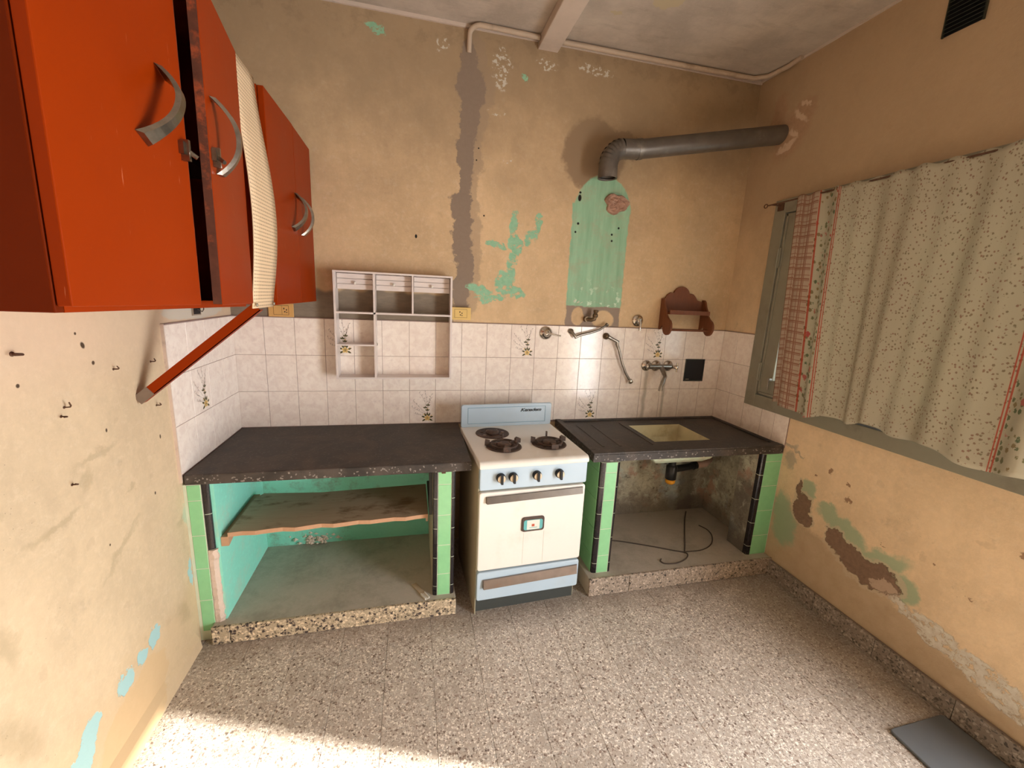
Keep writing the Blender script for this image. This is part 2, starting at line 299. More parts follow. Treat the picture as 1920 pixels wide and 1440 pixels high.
def mat_terrazzo(name, sc=75, base=(0.30, 0.235, 0.185), light=(0.70, 0.60, 0.50), dark=(0.07, 0.05, 0.045), pl=.45, pd=.87, rough=.5, dirt=0.0, shade=1.0):
    t = NT(name); p = t.pos()
    nz = t.vm('MULTIPLY', t.vm('SUBTRACT', t.noise(p, 90, 2, .5, col=True), (.5, .5, .5)), (.012, .012, .012)); q = t.vm('ADD', p, nz)
    cell = t.sep(t.vor(q, sc, out='Color')); d = t.vor(q, sc, 'DISTANCE_TO_EDGE', 'Distance')
    inn = t.step(d, .05, .13)
    c = t.mix(t.noise(p, 220, 3), tuple(x*.8 for x in base), tuple(x*1.25 for x in base))
    c = t.mix(t.m('MULTIPLY', inn, t.m('GREATER_THAN', cell[0], pl)), c, t.mix(cell[1], tuple(x*.62 for x in light), tuple(min(1, x*1.15) for x in light)))
    c = t.mix(t.m('MULTIPLY', inn, t.m('GREATER_THAN', cell[0], pd)), c, t.mix(cell[1], dark, tuple(x*2.5 for x in dark)))
    c2 = t.sep(t.vor(q, sc*2.1, out='Color')); c = t.mix(t.m('MULTIPLY', t.m('GREATER_THAN', c2[0], .90), .7), c, dark)
    c = t.mix(t.step(t.noise(p, 2.3, 5, .6), .45, .75, 0, .35), c, tuple(x*.7 for x in base))
    if dirt: # dust and grime along plinths and right-hand wall, the wall's shade painted in
        x, y, z = t.sep(p)
        g = t.step(t.m('ADD', x, t.m('MULTIPLY', t.noise(p, 5, 3), .30)), 2.50, 3.05); g2 = t.step(t.m('ADD', y, t.m('MULTIPLY', t.noise(p, 6, 3), .2)), -.74, -.55)
        c = t.mix(t.m('MULTIPLY', t.m('MAXIMUM', g, g2), dirt), c, (0.20, 0.165, 0.135))
    c = t.mix(1.0, c, t.comb(*(t.m('ADD', shade-.05, t.m('MULTIPLY', t.rnd(), .1)),)*3), 'MULTIPLY')
    t.bump(d, .08, .001); return t.fin(c, t.m('ADD', rough, t.m('MULTIPLY', t.noise(p, 12, 3), .15)), .4)
def mat_walltile():
    t = NT('mottled_tile_glaze'); p = t.pos(); r = t.rnd()
    pp = t.vm('ADD', p, t.comb(t.m('MULTIPLY', r, 7), t.m('MULTIPLY', r, 3), 0))
    n = t.noise(pp, 26, 4, .6, .6); n2 = t.noise(pp, 60, 3, .6)
    c = t.mix(t.step(n, .35, .68), (0.93, 0.84, 0.755), (0.84, 0.73, 0.655))
    c = t.mix(t.step(n2, .55, .75, 0, .4), c, (0.66, 0.55, 0.51))
    x, y, z = t.sep(p)
    run = t.m('MULTIPLY', t.step(t.m('ABSOLUTE', t.m('SUBTRACT', x, t.m('ADD', 2.40, t.m('MULTIPLY', t.noise(p, 8, 2), .03)))), .022, .002), 1)
    run2 = t.step(t.m('ABSOLUTE', t.m('SUBTRACT', x, 2.555)), .016, .002)
    rr = t.m('MULTIPLY', t.m('MAXIMUM', run, run2), t.m('MULTIPLY', t.step(z, 1.15, 1.08), t.m('GREATER_THAN', y, -.05)))
    c = t.mix(t.m('MULTIPLY', rr, .5), c, (0.27, 0.24, 0.17))
    dst = t.m('MULTIPLY', t.step(t.m('ADD', z, t.m('MULTIPLY', t.noise(p, 9, 4), .16)), .95, .84), t.step(x, 2.15, 2.5)); c = t.mix(t.m('MULTIPLY', dst, .45), c, (0.40, 0.28, 0.16))
    t.bump(t.noise(pp, 8, 2), .05, .002)
    return t.fin(c, .17, .5)
def mat_cloth():
    t = NT('printed_cotton_cloth'); uv = t.n('ShaderNodeUVMap').outputs[0]; u, v, _ = t.sep(uv)
    # u = metres along the cloth from its left edge, v = metres down from its top
    base = (0.50, 0.46, 0.345); W = 1.37
    ue = t.m('MINIMUM', u, t.m('SUBTRACT', W, u))          # distance from the nearer side edge
    def lines(a, per, wd, ph=0): return t.m('LESS_THAN', t.m('FRACT', t.m('DIVIDE', t.m('ADD', a, ph), per)), wd)
    gx = t.m('MAXIMUM', lines(u, .027, .13), lines(u, .054, .13, .010)); gy = t.m('MAXIMUM', lines(v, .027, .13), lines(v, .054, .13, .010))
    gc = t.mix(t.m('MULTIPLY', t.m('MAXIMUM', gx, gy), .75), (0.47, 0.36, 0.27), (0.25, 0.09, 0.055))
    def sprig(scx, scy, thr, col1, col2, over, seed):
        q = t.comb(t.m('MULTIPLY', u, scx), t.m('ADD', t.m('MULTIPLY', v, scy), seed), 0)
        vo = t.n('ShaderNodeTexVoronoi'); t.put(vo.inputs['Vector'], q); vo.inputs['Scale'].default_value = 1; vo.inputs['Randomness'].default_value = .85
        nz = t.noise(q, 5, 2); d = t.m('ADD', vo.outputs['Distance'], t.m('MULTIPLY', t.m('SUBTRACT', nz, .5), .5))
        return t.mix(t.step(d, thr, thr-.08), over, t.mix(t.sep(vo.outputs['Color'])[0], col1, col2))
    main = sprig(92, 74, .34, (0.25, 0.22, 0.145), (0.33, 0.20, 0.15), base, 0)
    bord = sprig(44, 40, .40, (0.12, 0.17, 0.10), (0.30, 0.22, 0.12), base, 3)
    bord = sprig(20, 16, .26, (0.45, 0.10, 0.09), (0.50, 0.25, 0.20), bord, 9)
    c = t.mix(t.m('GREATER_THAN', ue, .255), bord, main)
    c = t.mix(t.m('LESS_THAN', ue, .135), c, gc)
    red = t.m('MAXIMUM', t.m('LESS_THAN', t.m('ABSOLUTE', t.m('SUBTRACT', ue, .142)), .004), t.m('MAXIMUM', t.m('LESS_THAN', t.m('ABSOLUTE', t.m('SUBTRACT', ue, .262)), .003), t.m('LESS_THAN', t.m('ABSOLUTE', t.m('SUBTRACT', ue, .272)), .002)))
    c = t.mix(t.m('MULTIPLY', red, .85), c, (0.45, 0.07, 0.04))
    t.put(t.bsdf.inputs['Base Color'], c); t.bsdf.inputs['Roughness'].default_value = .85; t.bsdf.inputs['Specular IOR Level'].default_value = .1
    tr = t.n('ShaderNodeBsdfTranslucent'); t.put(tr.inputs[0], c); mx = t.n('ShaderNodeMixShader'); mx.inputs[0].default_value = .22
    t.t.links.new(t.bsdf.outputs[0], mx.inputs[1]); t.t.links.new(tr.outputs[0], mx.inputs[2]); t.t.links.new(mx.outputs[0], t.out.inputs[0])
    t.bump(t.noise(t.comb(t.m('MULTIPLY', u, 1), t.m('MULTIPLY', v, .4), 0), 9, 4, .6), .5, .01)
    return t.mat
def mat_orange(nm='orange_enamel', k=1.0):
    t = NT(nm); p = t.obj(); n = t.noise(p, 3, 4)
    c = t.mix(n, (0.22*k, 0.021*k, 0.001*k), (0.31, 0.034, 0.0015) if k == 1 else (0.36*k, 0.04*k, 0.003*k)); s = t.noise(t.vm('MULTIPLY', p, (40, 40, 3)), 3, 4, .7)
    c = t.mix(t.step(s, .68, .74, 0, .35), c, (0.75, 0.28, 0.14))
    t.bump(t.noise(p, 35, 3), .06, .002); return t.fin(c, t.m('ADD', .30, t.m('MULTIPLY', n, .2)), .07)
def mat_peg():
    t = NT('cream_perforated_board'); uv = t.n('ShaderNodeUVMap').outputs[0]; u, v, _ = t.sep(uv); a, b = .0095, .0115
    fu = t.m('SUBTRACT', t.m('FRACT', t.m('DIVIDE', u, a)), .5); fv = t.m('SUBTRACT', t.m('FRACT', t.m('DIVIDE', v, b)), .5)
    d = t.vm('LENGTH', t.comb(fu, fv, 0)); h = t.step(d, .24, .18)
    c = t.mix(h, (0.78, 0.58, 0.37), (0.10, 0.05, 0.03)); c = t.mix(t.step(t.noise(t.obj(), 6, 4), .5, .8, 0, .3), c, (0.55, 0.38, 0.22))
    t.bump(t.m('SUBTRACT', 1, h), .5, .002); return t.fin(c, .5, .3)
def mat_counter():
    t = NT('black_granite_worktop'); p = t.pos(); cell = t.sep(t.vor(p, 150, out='Color')); n = t.noise(p, 5, 6, .65, 1.0)
    c = t.mix(t.step(n, .35, .7), (0.030, 0.025, 0.022), (0.085, 0.066, 0.054))
    x, y, z = t.sep(p); front = t.step(z, .779, .774)
    c = t.mix(t.m('MULTIPLY', t.m('GREATER_THAN', cell[0], .93), t.m('MULTIPLY_ADD', front, .6, .12)), c, (0.30, 0.27, 0.24))
    c = t.mix(t.step(t.noise(t.vm('MULTIPLY', p, (1, 3, 1)), 7, 6, .75), .55, .8, 0, .35), c, (0.17, 0.125, 0.10))
    t.bump(n, .1, .002); return t.fin(c, t.m('ADD', .38, t.m('MULTIPLY', n, .35)), .4)
def mat_wood(name, a, b, st=None, sc=6, ax=(1, 14, 14), rough=.5):
    t = NT(name); p = t.vm('MULTIPLY', t.obj(), ax); n = t.noise(p, sc, 6, .65, .8)
    c = t.mix(n, a, b)
    if st: c = t.mix(t.step(t.noise(t.vm('MULTIPLY', t.obj(), (1, 2.2, 1)), 5, 5, .7), .52, .68, 0, .8), c, st)
    t.bump(n, .2, .002); return t.fin(c, rough, .3)
def mat_lining(name, a, b, dirty, lo=.5, hi=.65, sc=6, amt=.7):
    t = NT(name); p = t.pos(); n = t.noise(p, sc, 6, .7); c = t.mix(t.noise(p, 4, 3), a, b)
    c = t.mix(t.step(n, lo, hi, 0, amt), c, dirty); f = t.noise(p, 50, 4, .7); c = t.mix(t.step(f, .5, .75, 0, .3), c, tuple(min(1, x*1.4) for x in a))
    t.bump(t.m('ADD', f, n), .35, .005); return t.fin(c, .7, .25)
def mat_stained():
    t = NT('stained_peeling_plaster'); p = t.pos(); x, y, z = t.sep(p)
    pp = t.vm('ADD', p, t.vm('MULTIPLY', t.vm('SUBTRACT', t.noise(p, 9, 4, .6, col=True), (.5, .5, .5)), (.1, .1, .1)))
    n = t.noise(pp, 6, 6, .75); n2 = t.noise(pp, 13, 5, .7); n3 = t.noise(pp, 4, 4, .6)
    c = t.mix(t.step(n, .35, .65), (0.28, 0.245, 0.19), (0.56, 0.54, 0.41))
    c = t.mix(t.step(n2, .52, .64, 0, .8), c, (0.62, 0.64, 0.50)); c = t.mix(t.step(n3, .56, .64, 0, .8), c, (0.46, 0.28, 0.20))
    c = t.mix(t.step(t.noise(pp, 3.1, 4, .6), .56, .66, 0, .6), c, (0.32, 0.42, 0.46))
    c = t.mix(t.step(t.noise(p, 22, 5, .8), .54, .66, 0, .75), c, (0.09, 0.07, 0.05))
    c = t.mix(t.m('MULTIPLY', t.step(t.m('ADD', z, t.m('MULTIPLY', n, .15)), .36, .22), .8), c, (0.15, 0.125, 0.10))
    run = t.m('MULTIPLY', t.step(t.m('ABSOLUTE', t.m('SUBTRACT', t.m('ADD', x, t.m('MULTIPLY', t.m('SUBTRACT', n2, .5), .15)), 2.80)), .10, .03), t.step(z, .62, .5))
    c = t.mix(t.m('MULTIPLY', run, .75), c, (0.10, 0.085, 0.07))
    t.bump(t.m('ADD', n, n2), .6, .01); return t.fin(c, .65, .3)
M_ = dict(
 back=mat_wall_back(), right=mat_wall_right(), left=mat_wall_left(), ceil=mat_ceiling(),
 floor=mat_terrazzo('terrazzo_floor', 125, (0.50, 0.42, 0.35), (0.86, 0.78, 0.69), (0.13, 0.09, 0.07), .34, .91, dirt=.6), joint=simple('floor_joint_dirt', (0.24, 0.19, 0.155), .9),
 plinth=mat_terrazzo('plinth_terrazzo', 80, (0.42, 0.33, 0.22), (0.72, 0.58, 0.40), (0.03, 0.022, 0.02), .25, .80, .6),
 plinth2=mat_terrazzo('plinth_terrazzo_dusty', 90, (0.33, 0.26, 0.20), (0.56, 0.45, 0.36), (0.06, 0.05, 0.04), .40, .86, .7),
 skirt=mat_terrazzo('skirting_terrazzo', 90, (0.25, 0.205, 0.165), (0.42, 0.35, 0.29), (0.06, 0.05, 0.04), .5, .88, .6),
 tile=mat_walltile(), grout=simple('wall_grout', (0.30, 0.21, 0.18), .9), cloth=mat_cloth(), orange=mat_orange(), orange_shaded=mat_orange('orange_enamel_shaded', .38), peg=mat_peg(), counter=mat_counter(),
 darkwood=mat_wood('reddish_brown_wood', (0.13, 0.040, 0.015), (0.23, 0.078, 0.030), ax=(8, 8, 2), rough=.55),
 plank=mat_wood('weathered_plank', (0.34, 0.25, 0.165), (0.50, 0.385, 0.265), (0.17, 0.095, 0.045), rough=.6),
 plankedge=simple('broken_board_edge', (0.50, 0.29, 0.17), .8, bump=.5, sc=60),
 turq=mat_lining('turquoise_plaster', (0.24, 0.70, 0.55), (0.32, 0.76, 0.62), (0.42, 0.66, 0.52), .5, .7),
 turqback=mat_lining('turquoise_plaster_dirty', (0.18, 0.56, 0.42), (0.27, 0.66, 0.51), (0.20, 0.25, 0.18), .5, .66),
 stained=mat_stained(), cem=mat_lining('cement_slab_grey', (0.42, 0.375, 0.31), (0.52, 0.46, 0.385), (0.30, 0.27, 0.215), .45, .7, 4),
 rough=mat_lining('rough_broken_plaster', (0.60, 0.46, 0.37), (0.70, 0.56, 0.46), (0.42, 0.32, 0.25), .5, .7, 18),
 plaster=mat_lining('painted_plaster_side', (0.50, 0.40, 0.29), (0.58, 0.46, 0.33), (0.30, 0.24, 0.17)),
 green=simple('green_glazed_tile', (0.27, 0.60, 0.30), .15, var=.10, sc=30, spec=.5), black=simple('black_glazed_trim', (0.016, 0.013, 0.015), .15, var=.3, spec=.5),
 wgrout=simple('white_grout', (0.62, 0.66, 0.50), .9), white=simple('white_enamel', (0.80, 0.765, 0.70), .22, var=.05, sc=4, spec=.5, dirt=(0.5, 0.38, 0.25), damt=.25),
 side=simple('stove_side_enamel', (0.42, 0.37, 0.26), .4, var=.1, sc=6, dirt=(0.25, 0.17, 0.10), damt=.5),
 blue=simple('pale_blue_enamel', (0.46, 0.575, 0.67), .25, var=.06, sc=5, spec=.5, dirt=(0.42, 0.42, 0.38), damt=.25),
 blued=simple('blue_groove', (0.20, 0.33, 0.42), .4), iron=simple('rusty_cast_iron', (0.075, 0.048, 0.036), .65, var=.5, sc=60, dirt=(0.22, 0.11, 0.06), damt=.6, bump=.5),
 trim=simple('worn_metal_strip', (0.26, 0.20, 0.16), .4, .5, var=.3, sc=18, dirt=(0.33, 0.17, 0.10), damt=.6), base=simple('stove_plinth_dark', (0.05, 0.055, 0.05), .6),
 chrome=simple('chrome', (0.62, 0.58, 0.52), .22, 1, var=.1), dchrome=simple('tarnished_chrome', (0.30, 0.27, 0.23), .3, 1, var=.4, sc=60),
 gold=simple('champagne_knob_face', (0.62, 0.52, 0.38), .35, .6, var=.15), handle=simple('dull_grey_strip', (0.15, 0.125, 0.105), .4, .4, var=.3, sc=18, dirt=(0.22, 0.13, 0.08), damt=.5), brass=simple('old_brass', (0.16, 0.11, 0.065), .45, .8, var=.4, sc=60), rust=simple('rusty_steel', (0.12, 0.06, 0.035), .7, .4, var=.5, sc=80),
 flue=simple('galvanised_flue', (0.17, 0.15, 0.13), .42, .55, var=.35, sc=14, dirt=(0.40, 0.37, 0.33), damt=.45, bump=.2), inblack=simple('black_inside', (0.006, 0.007, 0.009), .5),
 frame=simple('grey_green_window_paint', (0.245, 0.225, 0.165), .45, var=.12, sc=20, dirt=(0.16, 0.13, 0.09), damt=.4), beam=simple('beam_paint', (0.60, 0.50, 0.42), .7, var=.12, sc=8, dirt=(0.4, 0.33, 0.27), damt=.4),
 cond=simple('painted_conduit', (0.50, 0.39, 0.29), .6, var=.2, sc=12, dirt=(0.2, 0.13, 0.08), damt=.5), plastic=simple('white_plastic', (0.72, 0.64, 0.60), .35, var=.05),
 yellow=simple('yellowed_plastic', (0.66, 0.38, 0.13), .4, var=.1), yellow2=simple('yellow_socket_box', (0.72, 0.50, 0.18), .4, var=.06), brown=simple('brown_line', (0.14, 0.07, 0.03), .6),
 cream=simple('cream_sink_enamel', (0.60, 0.53, 0.33), .3, var=.15, sc=10, dirt=(0.36, 0.27, 0.13), damt=.7), pgreen=simple('pale_green_enamel', (0.62, 0.72, 0.56), .4, dirt=(0.4, 0.2, 0.12), damt=.5, sc=14),
 bpipe=simple('black_pvc', (0.014, 0.014, 0.015), .35), orangeplastic=simple('orange_plastic', (0.75, 0.33, 0.02), .4), pinkp=simple('chipped_pink_pipe', (0.45, 0.30, 0.24), .6, bump=.4),
 mat=simple('slate_blue_rubber', (0.115, 0.125, 0.135), .32, var=.12, sc=8, dirt=(0.2, 0.17, 0.14), damt=.3), wmark=simple('white_clip', (0.75, 0.70, 0.62), .4),
 leaf=simple('printed_olive', (0.085, 0.075, 0.022), .3), petal=simple('printed_yellow', (0.80, 0.55, 0.20), .3), stem=simple('printed_grey_stem', (0.40, 0.33, 0.29), .3),
 brick=simple('exposed_brick', (0.42, 0.25, 0.18), .9, var=.35, sc=40, dirt=(0.20, 0.11, 0.075), damt=.6, bump=.8), teal=simple('badge_teal', (0.12, 0.42, 0.42), .3), red=simple('badge_red', (0.5, 0.1, 0.05), .4),
 screw=simple('screw_steel', (0.4, 0.36, 0.3), .4, .8), cable=simple('black_cable', (0.07, 0.052, 0.04), .6), ink=simple('black_script', (0.012, 0.014, 0.014), .4), vent=simple('dark_green_vent', (0.030, 0.034, 0.022), .5),
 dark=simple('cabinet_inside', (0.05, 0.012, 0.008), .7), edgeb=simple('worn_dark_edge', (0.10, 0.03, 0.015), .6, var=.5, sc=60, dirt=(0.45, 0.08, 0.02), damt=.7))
g = NT('window_glass'); g.bsdf.inputs['Transmission Weight'].default_value = 1; g.bsdf.inputs['Roughness'].default_value = .08; g.bsdf.inputs['IOR'].default_value = 1.1
M_['glass'] = g.fin((0.75, 0.85, 0.88), .08, .5)
XR = 2.975; H = 2.885; ZC = .783; YN = -5.0
# ------------------------------------------------------------------ setting
fl = struct(MB().box(-.25, 3.25, YN-.25, .25, -.20, -.006).build('floor', M_['joint'], origin=(1.5, -2.5, -.2)), 'speckled terrazzo tiled floor')
TP = .1945; X0 = .990-5*TP
tproto = None; ft = []
for j in range(10):
    for i in range(-1, 16):
        x0, x1 = X0+i*TP, X0+(i+1)*TP; y1 = -.664-j*TP+.1945*(1 if j == 0 else 0); y1 = -.60-j*TP; y0 = y1-TP
        x0 = max(x0, 0.0); x1 = min(x1, XR)
        if x1-x0 < .01: continue
        m = MB().tile((x0+.0006, y0+.0006, -.006), (1, 0, 0), (0, 1, 0), (0, 0, 1), x1-x0-.0012, TP-.0012, .006+random.uniform(-.0003, .0003), .0007)
        m.build('floor_tile', M_['floor'], fl)
ys = -.60-10*TP
MB().box(0, XR, YN, ys-.001, -.006, 0).build('floor_slab', M_['floor'], fl)
MB().box(0, XR, -.60, 0, -.006, 0).build('floor_slab', M_['floor'], fl)
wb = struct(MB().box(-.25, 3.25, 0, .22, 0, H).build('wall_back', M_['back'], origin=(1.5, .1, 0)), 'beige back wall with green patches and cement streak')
wl = struct(MB().box(-.22, 0, YN, 0, 0, H).build('wall_left', M_['left'], origin=(-.1, -2.5, 0)), 'cream left wall with peeling blue flecks')
# right wall with a window opening and a doorway
WY0, WY1, WZ0, WZ1 = -1.70, -.335, 1.0, 2.10
DY0, DY1, DZ = -3.12, -2.04, 2.06
r = MB(); X2 = XR+.25
r.box(XR, X2, WY1, 0, 0, H); r.box(XR, X2, WY0, WY1, 0, WZ0); r.box(XR, X2, WY0, WY1, WZ1, H); r.box(XR, X2, DY1, WY0, 0, H)
r.box(XR, X2, DY0, DY1, DZ, H); r.box(XR, X2, YN, DY0, 0, H)
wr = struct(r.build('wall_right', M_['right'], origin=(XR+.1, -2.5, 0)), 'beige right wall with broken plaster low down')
struct(MB().box(-.2, XR+.25, YN-.25, YN, 0, H).build('wall_front', M_['plaster']), 'plain wall behind the viewpoint')
struct(MB().box(-.25, 3.25, YN-.25, .22, H, H+.15).build('ceiling', M_['ceil']), 'grey stained plaster ceiling')
struct(MB().box(1.562, 1.673, YN, 0, 2.835, H).build('trim_1', M_['beam'], bevel=.004), 'pale painted ceiling beam running to the back wall')
struct(MB().box(0.0, XR, -.010, 0, H-.016, H).box(XR-.008, XR, YN, 0, H-.010, H).build('trim_2', M_['beam']), 'thin pale line where walls meet ceiling')
# ---- wall tiles
def motif(parent, c, u, v, n, seed):
    """printed flower spray on one 15 x 20 tile; flat print"""
    rr = random.Random(seed); c, u, v, n = map(Vector, (c, u, v, n)); e = n*.0004; m = MB()
    def P(a, b, k=1.0): return c+u*a+v*b+e*k
    def leaf(a, b, ang, L, W, mi, k=1.0):
        ca, sa = math.cos(ang), math.sin(ang); pts = [(0, 0), (L*.35, W), (L*.75, W*.7), (L, 0), (L*.75, -W*.7), (L*.35, -W)]
        m.add([P(a+p*ca-q*sa, b+p*sa+q*ca, k) for p, q in pts], [tuple(range(6))], mi)
    def curve(pts, wd, mi):
        for (a0, b0), (a1, b1) in zip(pts[:-1], pts[1:]):
            d = Vector((a1-a0, b1-b0)); L = max(d.length, 1e-6); q = (-d.y/L*wd, d.x/L*wd)
            m.add([P(a0+q[0], b0+q[1]), P(a1+q[0], b1+q[1]), P(a1-q[0], b1-q[1]), P(a0-q[0], b0-q[1])], [(0, 1, 2, 3)], mi)
    fx, fy = .102, .032
    for tx, ty, bx in ((.055, .185, .10), (.02, .14, .05), (.015, .10, .05), (.09, .190, .10), (.125, .175, .11), (.03, .06, .06), (.12, .15, .1)):
        pts = []
        for k in range(7):
            s = k/6; pts.append((fx*(1-s)**2+2*bx*s*(1-s)+tx*s*s, (fy+.02)*(1-s)**2+2*(ty*.75)*s*(1-s)+ty*s*s))
        curve(pts, .0006, 2)
        for k in (3, 4, 5, 6): leaf(pts[k][0], pts[k][1], rr.uniform(.5, 2.6), .012, .0018, 2)
    for ang in (0.3, -.5, 2.8, 3.7, 1.57, 1.1, 2.1): leaf(fx+.012*math.cos(ang), fy+.012*math.sin(ang), ang, .024, .0052, 0, 1.4)
    for a, b in ((.0, .045), (.004, .075), (-.012, .06)):
        for ang in (.5, 1.57, 2.6): leaf(fx+a, fy+b, ang, .015, .0036, 0, 1.4)
    for k in range(5): leaf(fx, fy, k*2*math.pi/5+.3, .019, .0075, 1, 1.8)
    leaf(fx-.003, fy, 0, .006, .003, 0, 2.2)
    for a, b in ((.0, .055), (-.02, .02), (.022, .012)): leaf(fx+a, fy+b, 1, .008, .003, 1, 2)
    m.build('floral_motif', [M_['leaf'], M_['petal'], M_['stem']], parent)
def wall_tiles(wall, org, u, n, cols, rows, motifs, skip=(), w0=.1487, first=0, lens=None):
    org, u, n = map(Vector, (org, u, n))
    for j in range(rows):
        for i in range(cols):
            if (i, j) in skip: continue
            c = org+u*(i*w0)+Vector((0, 0, j*.2)); ww = w0
            m = MB().tile(c+u*.0009+Vector((0, 0, .0009)), u, (0, 0, 1), n, ww-.0018, .2-.0018, .0075+random.uniform(-.0002, .0002), .001)
            o = m.build('wall_tile', M_['tile'], wall)
            if (i, j) in motifs: motif(o, c+n*.0078+(u*ww if u.y < -.5 and n.x > 0 else Vector((0, 0, 0))), -u if (u.y < -.5 and n.x > 0) else u, (0, 0, 1), n, i*7+j)
MB().box(0, XR, -.0062, 0, ZC-.01, ZC+.604).build('grout_bed', M_['grout'], wb)
wall_tiles(wb, (0, 0, ZC), (1, 0, 0), (0, -1, 0), 20, 3, {(6, 0), (10, 2), (13, 0), (16, 2), (3, 2)}, skip={(18, 1)})
MB().tile((2.8375, 0, ZC+.2009), (1, 0, 0), (0, 0, 1), (0, -1, 0), .985*.1487-.158+.0, .01, .001).build('wall_tile', M_['tile'], wb) if False else None
MB().box(0, .0062, -.636, 0, ZC-.01, ZC+.604).build('grout_bed', M_['grout'], wl)
wall_tiles(wl, (0, -.008, ZC), (0, -1, 0), (1, 0, 0), 4, 3, {(2, 1)}, w0=.157)
MB().box(XR-.0062, XR, -.27, 0, ZC-.01, ZC+.604).box(XR-.0062, XR, -.612, -.27, ZC-.01, .955).build('grout_bed', M_['grout'], wr)
for j in range(3):
    for y1, y0 in ((-.008, -.135), (-.135, -.272)):
        MB().tile((XR, y1-.0009, ZC+j*.2+.0009), (0, -1, 0), (0, 0, 1), (-1, 0, 0), y1-y0-.0018, .1982, .0075, .001).build('wall_tile', M_['tile'], wr)
for y1, y0 in ((-.272, -.42), (-.42, -.515), (-.515, -.612)):
    MB().tile((XR, y1-.0009, ZC+.0009), (0, -1, 0), (0, 0, 1), (-1, 0, 0), y1-y0-.0018, .168, .0075, .001).build('wall_tile', M_['tile'], wr)
# edge trim of the left tiling
MB().box(0, .010, -.643, -.637, ZC-.03, ZC+.604).build('tile_edge', M_['rough'], wl)
# ---- skirting
sk = struct(MB().box(XR-.014, XR, -2.03, -.62, 0, .092).build('baseboard_right', M_['joint'], origin=(XR-.01, -1.3, 0)), 'dusty terrazzo skirting along the right wall')
yy = -.665
while yy > -2.0:
    m = MB().tile((XR-.014, yy-.001, 0.001), (0, -1, 0), (0, 0, 1), (-1, 0, 0), .296, .094, .009, .0015); m.build('skirting_tile', M_['skirt'], sk); yy -= .298
struct(MB().prism([(0, 0), (.022, 0), (.016, .045), (0, .075)], 'y', -4.9, -.665).build('baseboard_left', M_['left']), 'low painted plaster ridge along the left wall')
# ------------------------------------------------------------------ window
win = bpy.data.objects.new('window_1', None); COL.objects.link(win); win.location = (XR, -1.1, .955); WO['window_1'] = Vector(win.location); struct(win, 'grey-green wooden window in the right wall')
Y1 = -.292; Y0 = -1.745; Z0 = .955; Z1 = 2.15; xf = 2.947
f = MB().box(xf, XR+.06, Y1-.075, Y1, Z0, Z1).box(xf, XR+.06, Y0, Y0+.075, Z0, Z1).box(xf, XR+.06, Y0+.075, Y1-.075, Z1-.075, Z1).box(xf, XR+.06, Y0+.075, Y1-.075, Z0, Z0+.075)
f.build('window_frame', M_['frame'], win, bevel=.003)
def sash(a, b):
    z0, z1 = Z0+.078, Z1-.078; m = MB(); x0 = xf+.012
    m.box(x0, x0+.035, a-.095, a, z0, z1).box(x0, x0+.035, b, b+.095, z0, z1).box(x0, x0+.035, b+.095, a-.095, z1-.08, z1).box(x0, x0+.035, b+.095, a-.095, z0, z0+.10)
    m.box(x0-.006, x0, a-.018, a-.004, z0+.004, z1-.004).box(x0-.006, x0, b+.004, b+.018, z0+.004, z1-.004).box(x0-.006, x0, b, a, z0+.004, z0+.018).box(x0-.006, x0, b, a, z1-.018, z1-.004)
    o = m.build('sash', M_['frame'], win, bevel=.002)
    MB().box(x0+.014, x0+.018, b+.09, a-.09, z0+.095, z1-.075).build('pane', M_['glass'], o)
sash(Y1-.078, -1.018); sash(-1.020, Y0+.078)
for z in (1.83, 1.17):
    MB().box(xf-.004, xf, Y1-.093, Y1-.078, z-.055, z+.055).tube([(xf-.006, Y1-.078, z-.05), (xf-.006, Y1-.078, z+.05)], .005, 8).tube([(xf-.006, Y1-.078, z-.004), (xf-.006, Y1-.078, z+.004)], .0065, 8).build('hinge', M_['frame'], win)
MB().box(xf-.012, xf+.006, Y1-.175, Y1-.160, 1.13, 1.145).tube([(xf-.012, Y1-.168, 1.14), (xf-.012, Y1-.172, 1.08)], .004, 8).build('window_latch', M_['dchrome'], win)
# blind outside, softly lit
# ------------------------------------------------------------------ curtain and rod
rod = thing('curtain_rod', (2.885, -1.1, 2.118), 'thin dark curtain wire stretched above the window, ring at its left end', 'curtain rod')
MB().tube([(2.885, -.300, 2.118), (2.885, -1.90, 2.118)], .004, 8).build('wire', M_['rust'], rod)
e = MB(); e.tube([(2.885, -.288+.012*math.cos(k*math.pi/6), 2.118+.010*math.sin(k*math.pi/6)) for k in range(13)], .0028, 8); e.build('end_ring', M_['rust'], rod)
MB().tube([(2.885, -.33, 2.118), (2.91, -.335, 2.118), (XR-.028, -.335, 2.112)], .0045, 8).box(XR-.036, XR-.0285, -.355, -.318, 2.09, 2.13).build('wall_hook', M_['rust'], rod)
MB().tube([(2.885, -1.895, 2.118), (2.91, -1.892, 2.118), (XR, -1.892, 2.112)], .0045, 8).box(XR-.006, XR, -1.91, -1.875, 2.09, 2.13).build('wall_hook', M_['rust'], rod)
